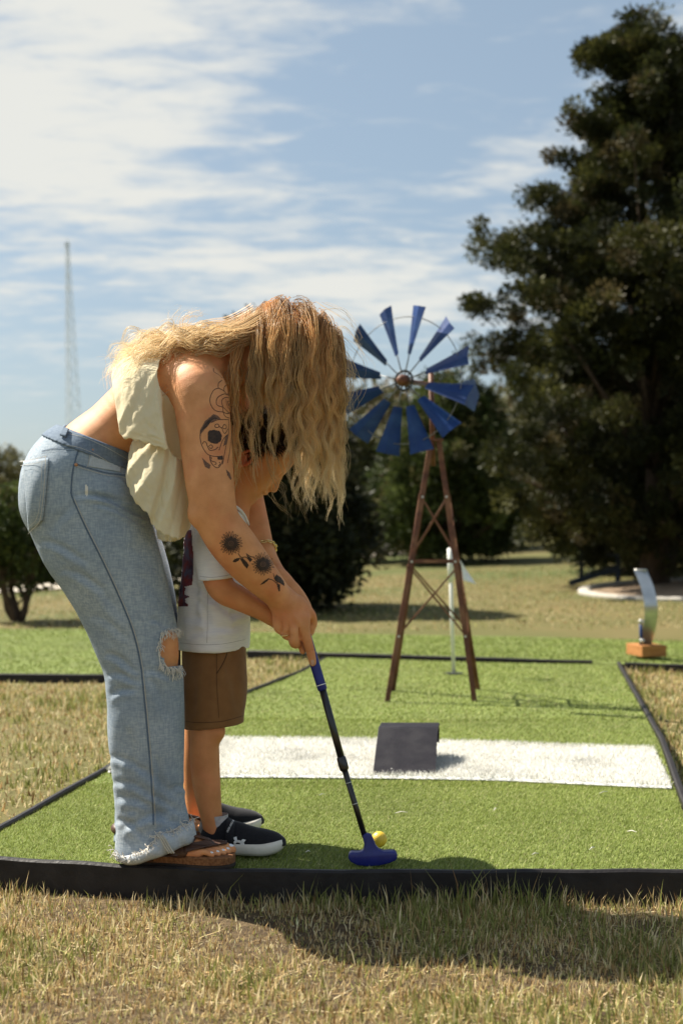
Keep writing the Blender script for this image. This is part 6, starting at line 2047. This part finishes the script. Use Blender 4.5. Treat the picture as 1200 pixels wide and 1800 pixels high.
# flyaways
fly = []
for (a, b, c, d_, n_) in (((585, 600), (612, 640), (618, 690), (606, 730), 14), ((588, 590), (612, 600), (630, 625), (640, 650), 5), ((565, 540), (595, 552), (618, 575), (630, 600), 4), ((330, 600), (320, 575), (330, 555), (352, 545), 8), ((350, 596), (300, 580), (312, 560), (300, 552), 8),
                          ((300, 612), (255, 615), (220, 612), (182, 632), 8), ((590, 640), (606, 680), (600, 720), (618, 735), 12), ((580, 760), (600, 800), (590, 850), (592, 880), 16), ((540, 760), (545, 820), (530, 860), (535, 905), 14), ((470, 780), (478, 830), (490, 870), (505, 905), 8),
                          ((345, 620), (330, 640), (300, 668), (275, 705), 6), ((400, 650), (398, 662), (404, 672), (398, 680), 6), ((432, 640), (424, 720), (436, 800), (448, 880), 6)):
    for k in range(n_):
        yb_ = 3.24 if b[0] > 400 else 3.22
        j = lambda p, s_: U(p[0] + rg.normal(0, s_), p[1] + rg.normal(0, s_), yb_ + rg.normal(0, 0.02))
        fly.append(spline(np.array([j(a, 6), j(b, 9), j(c, 10), j(d_, 11)]), 6))
csf, rsf, clf = locks(fly, 2, 0.003, 0.004, 0.004, m=22, r=0.00045, rg=rg)
clf = clf * 0.4 + TIP * 0.5
Vf, Ff, Cf = strand_mesh(csf, rsf, clf)
mesh_np('flyaway_hair', Vf, Ff, M['hair'], hair, smooth=True, color=Cf)


# ================================================================== the smaller person
KY = 3.43
kd = Field((-0.45, 3.10, -0.02), (0.05, 3.74, 1.0), 0.0034)
C_ = kd.chain
kf = np.array([0.62, 0, -0.78]); kc = np.array([0.78, 0, 0.62])       # face and crown directions
KH = U(459, 786, KY)
kd.ell(KH, (0.100, 0.090, 0.076), [kc, kf, latr], k=0.015)
kd.ell(KH + kf * 0.042 - kc * 0.056, (0.056, 0.052, 0.054), [kc, kf, latr], k=0.025)        # jaw and cheeks
for s in (-1, 1):
    kd.ell(KH + kf * 0.052 - kc * 0.038 + latr * s * 0.034, (0.030, 0.028, 0.024), [kc, kf, latr], k=0.015)
kd.ell(KH + kf * 0.079 - kc * 0.092, (0.017, 0.016, 0.02), [kc, kf, latr], k=0.012)         # chin
C_([tuple(KH + kf * 0.088 - kc * 0.014) + (0.007,), tuple(KH + kf * 0.103 - kc * 0.038) + (0.0085,), tuple(KH + kf * 0.098 - kc * 0.044) + (0.0095,)], k=0.010, res=3)     # nose
for s in (-1, 1):
    kd.ell(KH + kf * 0.094 - kc * 0.042 + latr * s * 0.009, (0.007, 0.007, 0.006), [kc, kf, latr], k=0.004)
    kd.ell(KH + kf * 0.087 + latr * s * 0.030 - kc * 0.006, (0.010, 0.010, 0.014), [kc, kf, latr], k=0.008, mode='cut')
    kd.ell(KH + kf * 0.074 + latr * s * 0.029 - kc * 0.006, (0.0105, 0.0115, 0.013), [kc, kf, latr], k=0.004)        # lowered lids
C_([tuple(KH + kf * 0.094 - kc * 0.064 - latr * 0.014) + (0.005,), tuple(KH + kf * 0.098 - kc * 0.063) + (0.0058,), tuple(KH + kf * 0.094 - kc * 0.064 + latr * 0.014) + (0.005,)], k=0.006, res=3)
C_([tuple(KH + kf * 0.090 - kc * 0.077 - latr * 0.013) + (0.005,), tuple(KH + kf * 0.094 - kc * 0.078) + (0.006,), tuple(KH + kf * 0.090 - kc * 0.077 + latr * 0.013) + (0.005,)], k=0.006, res=3)
C_([tuple(KH - kf * 0.02 - kc * 0.05) + (0.046,), K(424, 848, KY, 33), K(406, 885, KY, 34), K(394, 915, KY, 40)], k=0.02)
C_([K(390, 920, KY, 42), K(380, 970, KY, 46), K(376, 1060, KY, 46), K(374, 1120, KY, 44)], ys=1.2, k=0.03)
# near arm
C_([K(380, 935, 3.33, 30), K(378, 975, 3.28, 28), K(382, 1015, 3.25, 26), K(394, 1038, 3.245, 24), K(420, 1052, 3.25, 21.5), K(450, 1068, 3.26, 18), K(476, 1082, 3.272, 15.5)], k=0.015)
C_([K(474, 1081, 3.272, 15), K(490, 1090, 3.28, 17), K(504, 1098, 3.285, 15)], k=0.008, ys=0.7)
for i in range(4):
    C_([K(500 + i * 2, 1094 + i * 5 - 8, 3.272 + 0.002 * i, 7.5), K(512 + i * 2, 1098 + i * 6 - 8, 3.266, 6.5), K(524 + i * 2, 1098 + i * 6 - 8, 3.272, 6), K(530 + i * 2, 1094 + i * 6 - 8, 3.29, 5.5)], k=0.004)
C_([K(498, 1086, 3.29, 8), K(512, 1084, 3.296, 6.5), K(524, 1092, 3.298, 6)], k=0.004)
# far arm
C_([K(400, 935, 3.53, 29), K(425, 985, 3.55, 27), K(446, 1025, 3.53, 24), K(470, 1050, 3.46, 20), K(496, 1066, 3.38, 16), K(512, 1076, 3.34, 16)], k=0.015)
for i in range(4):
    C_([K(508 + i * 2, 1072 + i * 4, 3.335, 7), K(520 + i * 2, 1078 + i * 5, 3.318, 6.2), K(530 + i * 2, 1082 + i * 5, 3.305, 6), K(527 + i * 2, 1086 + i * 5, 3.29, 5)], k=0.004)
# legs
C_([K(372, 1180, 3.385, 30), K(364, 1250, 3.345, 26), K(360, 1290, 3.33, 25.5), K(360, 1335, 3.33, 26), K(364, 1385, 3.33, 24), K(371, 1430, 3.33, 19.5), K(377, 1462, 3.33, 18.5)], k=0.02)
C_([K(368, 1180, 3.50, 30), K(356, 1250, 3.53, 26), K(347, 1285, 3.55, 24), K(345, 1330, 3.55, 24.5), K(344, 1375, 3.55, 21.5), K(344, 1412, 3.55, 18), K(346, 1440, 3.55, 17)], k=0.02)
kd.ell(U(383, 1285, 3.325), (0.018, 0.02, 0.022), k=0.02)
Vk, Fk = kd.mesh(); Vk = relax(Vk, Fk, 1, 0.4)
child = mesh_np('person', Vk, Fk, M['kidskin'])
set_props(child, 'small person in white t-shirt, brown shorts and black trainers looking down and gripping the putter', 'person')
bpy.context.view_layer.update()
# ear: helix, bowl and lobe
eo = Field((-0.32, 3.30, 0.85), (-0.15, 3.40, 1.02), 0.0018)
EC = U(432, 806, 3.352)
ep = []
for a in np.linspace(R(-35), R(235), 12):
    ep.append(tuple(EC + kc * 0.0235 * math.sin(a) - kf * (0.0140 * math.cos(a)) * -1 + np.array([0, -0.006 - 0.004 * math.sin(a), 0])) + (0.0036,))
eo.chain(ep, k=0.002, res=3)
eo.ell(EC + np.array([0, 0.004, 0]), (0.022, 0.013, 0.008), [kc, kf, latr], k=0.005)
eo.ell(EC + np.array([0, -0.006, 0]) + kf * 0.001, (0.012, 0.007, 0.006), [kc, kf, latr], k=0.003, mode='cut')
eo.ell(EC - kc * 0.021 + kf * 0.004 + np.array([0, -0.004, 0]), (0.007, 0.0065, 0.005), [kc, kf, latr], k=0.005)
Ve, Fe = eo.mesh()
mesh_np('ear', Ve, Fe, M['ear'], child)
mb = MB()
for s in np.linspace(-0.010, 0.010, 7):
    c = KH + kf * (0.0935 - abs(s) * 0.25) - kc * 0.0705 + latr * s
    mb.box(c, (0.0036, 0.0032, 0.0045))
mb.build('teeth', M['tooth'], child, bevel=0.0008)
# short dark hair
kr = np.random.default_rng(8)
ks, kn = [], 0
pts_s, dirs_s = [], []
while kn < 5200:
    n_ = kr.normal(0, 1, 3); n_ /= np.linalg.norm(n_)
    a, b, c = n_ @ kc, n_ @ kf, n_ @ latr
    if b > 0.62 - 0.2 * abs(c) + 0.5 * min(a, 0) or a < -0.42 or (b > 0.15 and a < 0.12): continue
    p = KH + kc * a * 0.100 + kf * b * 0.090 + latr * c * 0.076
    pts_s.append(p); d = n_ * 0.55 + kf * 0.55 - kc * 0.15 + kr.normal(0, 0.25, 3); dirs_s.append(d / np.linalg.norm(d)); kn += 1
pts_s, dirs_s = np.array(pts_s), np.array(dirs_s)
t_ = np.linspace(0, 1, 4)[None, :, None]
cv = pts_s[:, None, :] + dirs_s[:, None, :] * t_ * kr.uniform(0.014, 0.03, (kn, 1, 1)) - np.array([0, 0, 1]) * 0.004 * t_ ** 2
Vh, Fh, Ch = strand_mesh(cv, np.full((kn, 4), 0.0009) * np.array([1, 1, 0.8, 0.3]), np.tile(np.array([0.055, 0.028, 0.014]), (kn, 4, 1)) * kr.uniform(0.6, 1.4, (kn, 1, 1)))
mesh_np('hair', Vh, Fh, M['darkhair'], child, color=Ch)

# ---- t-shirt
sh = Field((-0.46, 3.10, 0.42), (-0.10, 3.76, 0.93), 0.0042)
up = np.array([0, 0, 1.0])
sh.chain([K(400, 897, KY, 36), K(390, 915, KY, 46), K(382, 950, KY, 55), K(379, 1000, KY, 58), K(377, 1060, KY, 62), K(375, 1110, KY, 64), K(374, 1160, KY, 63)], ys=1.5, k=0.02,
         cuts=[(U(374, 1139, KY), -up), (U(408, 892, KY), (0.45, 0, 0.9))])
sh.chain([K(386, 925, 3.36, 36), K(379, 955, 3.30, 37), K(382, 990, 3.262, 38), K(386, 1030, 3.25, 38)], k=0.012, ys=0.95, cuts=[(U(386, 1018, 3.255), (0.1, 0, -1))])
sh.chain([K(398, 925, 3.50, 36), K(415, 955, 3.55, 37), K(432, 990, 3.56, 37)], k=0.012, cuts=[(U(432, 992, 3.56), (0.4, 0, -1))])
Vs_, Fs_ = sh.mesh(); Vs_ = relax(Vs_, Fs_, 2, 0.5)
ns_ = normals(Vs_, Fs_); px, py = px_of(Vs_)
disp = 0.0022 * vnoise(Vs_, 13) + 0.001 * vnoise(Vs_, 30)
for c in ((330, 1030, 420, 1080, 7, 0.006), (320, 1085, 400, 1100, 7, 0.005), (330, 1120, 430, 1095, 6, 0.004), (320, 960, 350, 1060, 6, 0.004), (362, 950, 410, 1000, 6, 0.003), (345, 1050, 380, 1120, 6, 0.004), (395, 1050, 430, 1120, 6, 0.004), (335, 1000, 345, 1120, 8, 0.004), (350, 1060, 440, 1040, 7, 0.005), (400, 1090, 440, 1070, 6, 0.004)):
    crease(c[0], c[1], c[2], c[3], c[4], c[5] * 1.5)
Vs_ = Vs_ + ns_ * disp[:, None]
shirt = mesh_np('t_shirt', Vs_, Fs_, M['shirt'], child)
bpy.context.view_layer.update()
lay_strokes('sleeve_hem', shirt, [([(352, 1013), (370, 1015), (390, 1013), (415, 1008)], 0.8)], M['sock'], shirt, lift=0.001)
lay_strokes('side_seam', shirt, [([(366, 1030), (365, 1070), (364, 1130)], 0.8)], M['sock'], shirt, lift=0.001)
lay_strokes('shirt_hem', shirt, [([(318, 1130), (350, 1133), (390, 1132), (430, 1124)], 0.7)], M['sock'], shirt, lift=0.001)
# the dark print that shows at the back edge
bk = []
for y in np.linspace(932, 1066, 40):
    row = []
    for x in np.linspace(300, 345, 46):
        h = surf(shirt, x, y, 0.0008)
        if h is not None and h[1].x < -0.42: row.append((x, y))
    if row: bk.append((min(r_[0] for r_ in row), max(r_[0] for r_ in row), y))
if bk:
    poly = [(a - 2, y) for a, b, y in bk] + [(a + (b - a) * (0.55 + 0.25 * math.sin((y - 930) / 43)), y) for a, b, y in bk[::-1]]
    lay_fill('back_print', shirt, [poly], M['shirtprint'], shirt, lift=0.0008, step=1.0)
mb = MB(); cpt = [U(x, y, yy) for x, y, yy in ((384, 893, 3.40), (402, 885, 3.365), (424, 898, 3.375), (436, 920, 3.42), (430, 915, 3.47), (410, 893, 3.50), (390, 888, 3.46), (384, 893, 3.40))]
mb.tube(spline(np.array(cpt), 4), 0.006, 8, flat=0.6); mb.build('collar', M['shirt'], shirt, smooth=True)

# ---- shorts
so = Field((-0.46, 3.14, 0.28), (-0.12, 3.74, 0.60), 0.004)
hn = (0.1, 0, -1)
so.chain([K(376, 1095, KY, 54), K(377, 1130, KY, 56), K(377, 1165, KY, 56)], ys=1.35, k=0.02)
so.chain([K(378, 1165, 3.52, 54), K(374, 1225, 3.525, 52), K(372, 1300, 3.53, 50)], k=0.015, cuts=[(U(376, 1262, 3.52), hn)])
so.chain([K(378, 1150, 3.385, 54), K(378, 1205, 3.365, 57), K(376, 1255, 3.355, 53), K(376, 1320, 3.355, 51)], k=0.015, ys=0.92, cuts=[(U(376, 1277, 3.345), hn)])
Vo, Fo = so.mesh(); Vo = relax(Vo, Fo, 2, 0.5)
no = normals(Vo, Fo); px, py = px_of(Vo)
disp = 0.0016 * vnoise(Vo, 14)
for c in ((330, 1170, 345, 1260, 7, 0.004), (395, 1160, 425, 1250, 7, 0.004), (360, 1190, 370, 1270, 8, 0.002), (405, 1140, 400, 1200, 5, 0.004)):
    crease(*c)
Vo = Vo + no * disp[:, None]
shorts = mesh_np('shorts', Vo, Fo, M['khaki'], child)
bpy.context.view_layer.update()
lay_strokes('shorts_seam', shorts, [([(381, 1145), (381, 1200), (385, 1262)], 0.9), ([(326, 1268), (350, 1270), (390, 1268), (427, 1258)], 1.0)], M['khaki_dark'], shorts, lift=0.001)
lay_strokes('pocket_opening', shorts, [([(400, 1138), (398, 1152), (390, 1170), (381, 1184)], 2.0)], M['khaki_dark'], shorts, lift=0.001)


# ---- trainers
def trainer(o, hd, near):
    """o: middle of the heel on the ground"""
    d = np.array([math.cos(hd), math.sin(hd), 0]); s = np.array([-d[1], d[0], 0])
    L = 0.205
    tr = bpy.data.objects.new('trainer', None); link(tr, child)
    P = lambda f, w, z: o + d * L * f + s * w + np.array([0, 0, z])
    lo = np.minimum(P(-0.1, -0.06, 0), P(1.1, -0.06, 0)); hi = np.maximum(P(-0.1, 0.06, 0), P(1.1, 0.06, 0))
    lo = np.minimum(lo, np.minimum(P(-0.1, 0.06, 0), P(1.1, 0.06, 0))) - 0.01; hi = np.maximum(hi, np.maximum(P(-0.1, -0.06, 0), P(1.1, -0.06, 0))) + 0.01
    f = Field((lo[0], lo[1], 0.0), (hi[0], hi[1], 0.12), 0.0026)
    T = lambda f_, w, z, r: tuple(P(f_, w, z)) + (r,)
    f.chain([T(0.13, 0, 0.034, 0.027), T(0.30, 0, 0.036, 0.029), T(0.50, 0, 0.034, 0.031), T(0.70, 0, 0.030, 0.033), T(0.84, 0, 0.027, 0.030), T(0.91, 0, 0.025, 0.025)], ys=1.0, k=0.01)
    f.chain([T(0.14, 0, 0.045, 0.026), T(0.22, 0, 0.064, 0.024), T(0.26, 0, 0.072, 0.022)], k=0.015)
    f.chain([T(0.26, 0, 0.058, 0.024), T(0.44, 0, 0.056, 0.022), T(0.58, 0, 0.046, 0.020)], k=0.012)
    f.chain([T(0.19, 0, 0.10, 0.021), T(0.24, 0, 0.068, 0.019)], k=0.004, mode='cut', res=1)
    f.cut(P(0, 0, 0.022), (0, 0, -1))
    Vu, Fu = f.mesh(); Vu = relax(Vu, Fu, 1, 0.4)
    upper = mesh_np('upper', Vu, Fu, M['shoe'], tr)
    # sole
    prof = [(0.0, 0.0), (0.015, 0.019), (0.08, 0.028), (0.25, 0.031), (0.45, 0.031), (0.68, 0.036), (0.85, 0.036), (0.94, 0.028), (0.985, 0.016), (1.0, 0.0)]
    q = spline(np.array(prof), 4)
    pts = [(a, -w) for a, w in q] + [(a, w) for a, w in q[::-1][1:-1]]
    n = len(pts); V = []
    for z, g in ((0.002, -0.004), (0.010, 0.001), (0.021, 0.002), (0.029, 0.0), (0.031, -0.006)):
        for a, w in pts:
            spring = 0.010 * max(0, (a - 0.72) / 0.28) ** 2
            lift = 0.004 * (a < 0.3) * (0.3 - a) / 0.3
            V.append(P(0.5 + (a - 0.5) * (1 + 2 * g / L), w + (g if w > 0 else -g), z + spring + (lift if z > 0.015 else 0)))
    F = [tuple(range(n))[::-1], tuple(range(4 * n, 5 * n))] + [(k * n + i, k * n + (i + 1) % n, (k + 1) * n + (i + 1) % n, (k + 1) * n + i) for k in range(4) for i in range(n)]
    mb = MB(); mb.add(V, F); mb.build('sole', M['shoesole'], tr, smooth=True)
    # heel tab and sock
    mb = MB(); mb.tube([P(0.03, 0, 0.045), P(0.015, 0, 0.062), P(0.035, 0, 0.086)], [0.015, 0.014, 0.007], 10, flat=0.5); mb.build('heel_tab', M['shoe_grey'], tr, smooth=True)
    mb = MB(); mb.tube([P(0.20, 0, 0.055), P(0.205, 0, 0.08), P(0.20, 0, 0.094)], [0.026, 0.0265, 0.0275], 18, cap=False); mb.build('sock', M['sock'], tr, smooth=True)
    mb = MB()
    V = []
    for i in range(14):
        a = math.pi * i / 13
        for e in (-1, 1):
            V.append(P(0.375 + e * 0.05 - 0.05 * math.cos(a) * 0, -0.0335 * math.cos(a), 0.030 + 0.050 * math.sin(a) ** 0.8 + e * -0.004))
    mb.add(V, [(2 * i, 2 * i + 1, 2 * i + 3, 2 * i + 2) for i in range(13)])
    so_ = mb.build('strap', M['shoe'], tr, smooth=True); md = so_.modifiers.new('solid', 'SOLIDIFY'); md.thickness = 0.003; md.offset = 1
    bpy.context.view_layer.update()
    return tr, upper, so_, P


sh_o = np.array([U(352, 1480, 3.335)[0], 3.335, 0.003])
tr1, up1, st1, Pn = trainer(sh_o, R(-4), True)
sh_o2 = np.array([U(322, 1450, 3.56)[0], 3.56, 0.003])
tr2, up2, st2, Pf = trainer(sh_o2, R(4), False)
# the interlocked emblem and the lettering on the near trainer
ZS = lambda pts: [(190 + x / 3.75, 1420 + y / 3.75) for x, y in pts]
emb = [[(818, 196), (848, 190), (850, 214), (884, 222), (886, 206), (908, 212), (903, 250), (874, 251), (873, 236), (845, 226), (838, 238), (820, 232), (833, 214)]]
ua = []
# two interlocked arcs with flared ends, one bowing up and one bowing down
top_arc = [(822, 196), (848, 189), (850, 208), (858, 217), (868, 218), (878, 216), (887, 206), (909, 211), (898, 226), (884, 231), (866, 230), (848, 226), (836, 216)]
low_arc = [(819, 232), (832, 219), (848, 213), (864, 213), (884, 218), (897, 230), (904, 251), (876, 251), (873, 238), (866, 228), (858, 226), (848, 228), (838, 239)]
ua = [top_arc, low_arc]
lay_fill('shoe_emblem', up1, [ZS(p) for p in ua], M['print_white'], tr1, lift=0.0008, step=0.32)
# lettering along the strap, real letter shapes wrapped on to it
fc = bpy.data.curves.new('letters', 'FONT'); fc.body = 'UNDER ARMOUR'; fc.size = 1.0
fo_ = bpy.data.objects.new('letters', fc); COL.objects.link(fo_)
bpy.context.view_layer.update()
me = bpy.data.meshes.new_from_object(fo_.evaluated_get(bpy.context.evaluated_depsgraph_get()))
bpy.data.objects.remove(fo_)
wid = max(v_.co.x for v_ in me.vertices)
p0, p1 = np.array([190 + 790 / 3.75, 1420 + 164 / 3.75]), np.array([190 + 832 / 3.75, 1420 + 86 / 3.75])
dv = (p1 - p0) / wid; nv = np.array([dv[1], -dv[0]]); nv = nv / np.linalg.norm(nv) * 5.2
okk = True
for v_ in me.vertices:
    q = p0 + dv * v_.co.x - nv * -v_.co.y
    h = surf(st1, q[0], q[1], 0.0012) or surf(up1, q[0], q[1], 0.004)
    if h is None: okk = False; break
    v_.co = h[0]
if okk:
    me.materials.append(M['print_white'])
    link(bpy.data.objects.new('strap_lettering', me), tr1)


# drawn lines, loose threads and strands are too fine to pick apart one by one
for o in bpy.data.objects:
    b_ = o.name.split('.')[0]
    if o.parent is not None and b_ in ('skull_tattoo', 'rose_tattoo', 'sunflower_tattoo', 'tattoo_stem', 'tattoo_shading', 'tattoo_fill', 'knee_fray', 'cuff_fray', 'hair', 'flyaway_hair', 'crown'):
        o['kind'] = 'stuff'
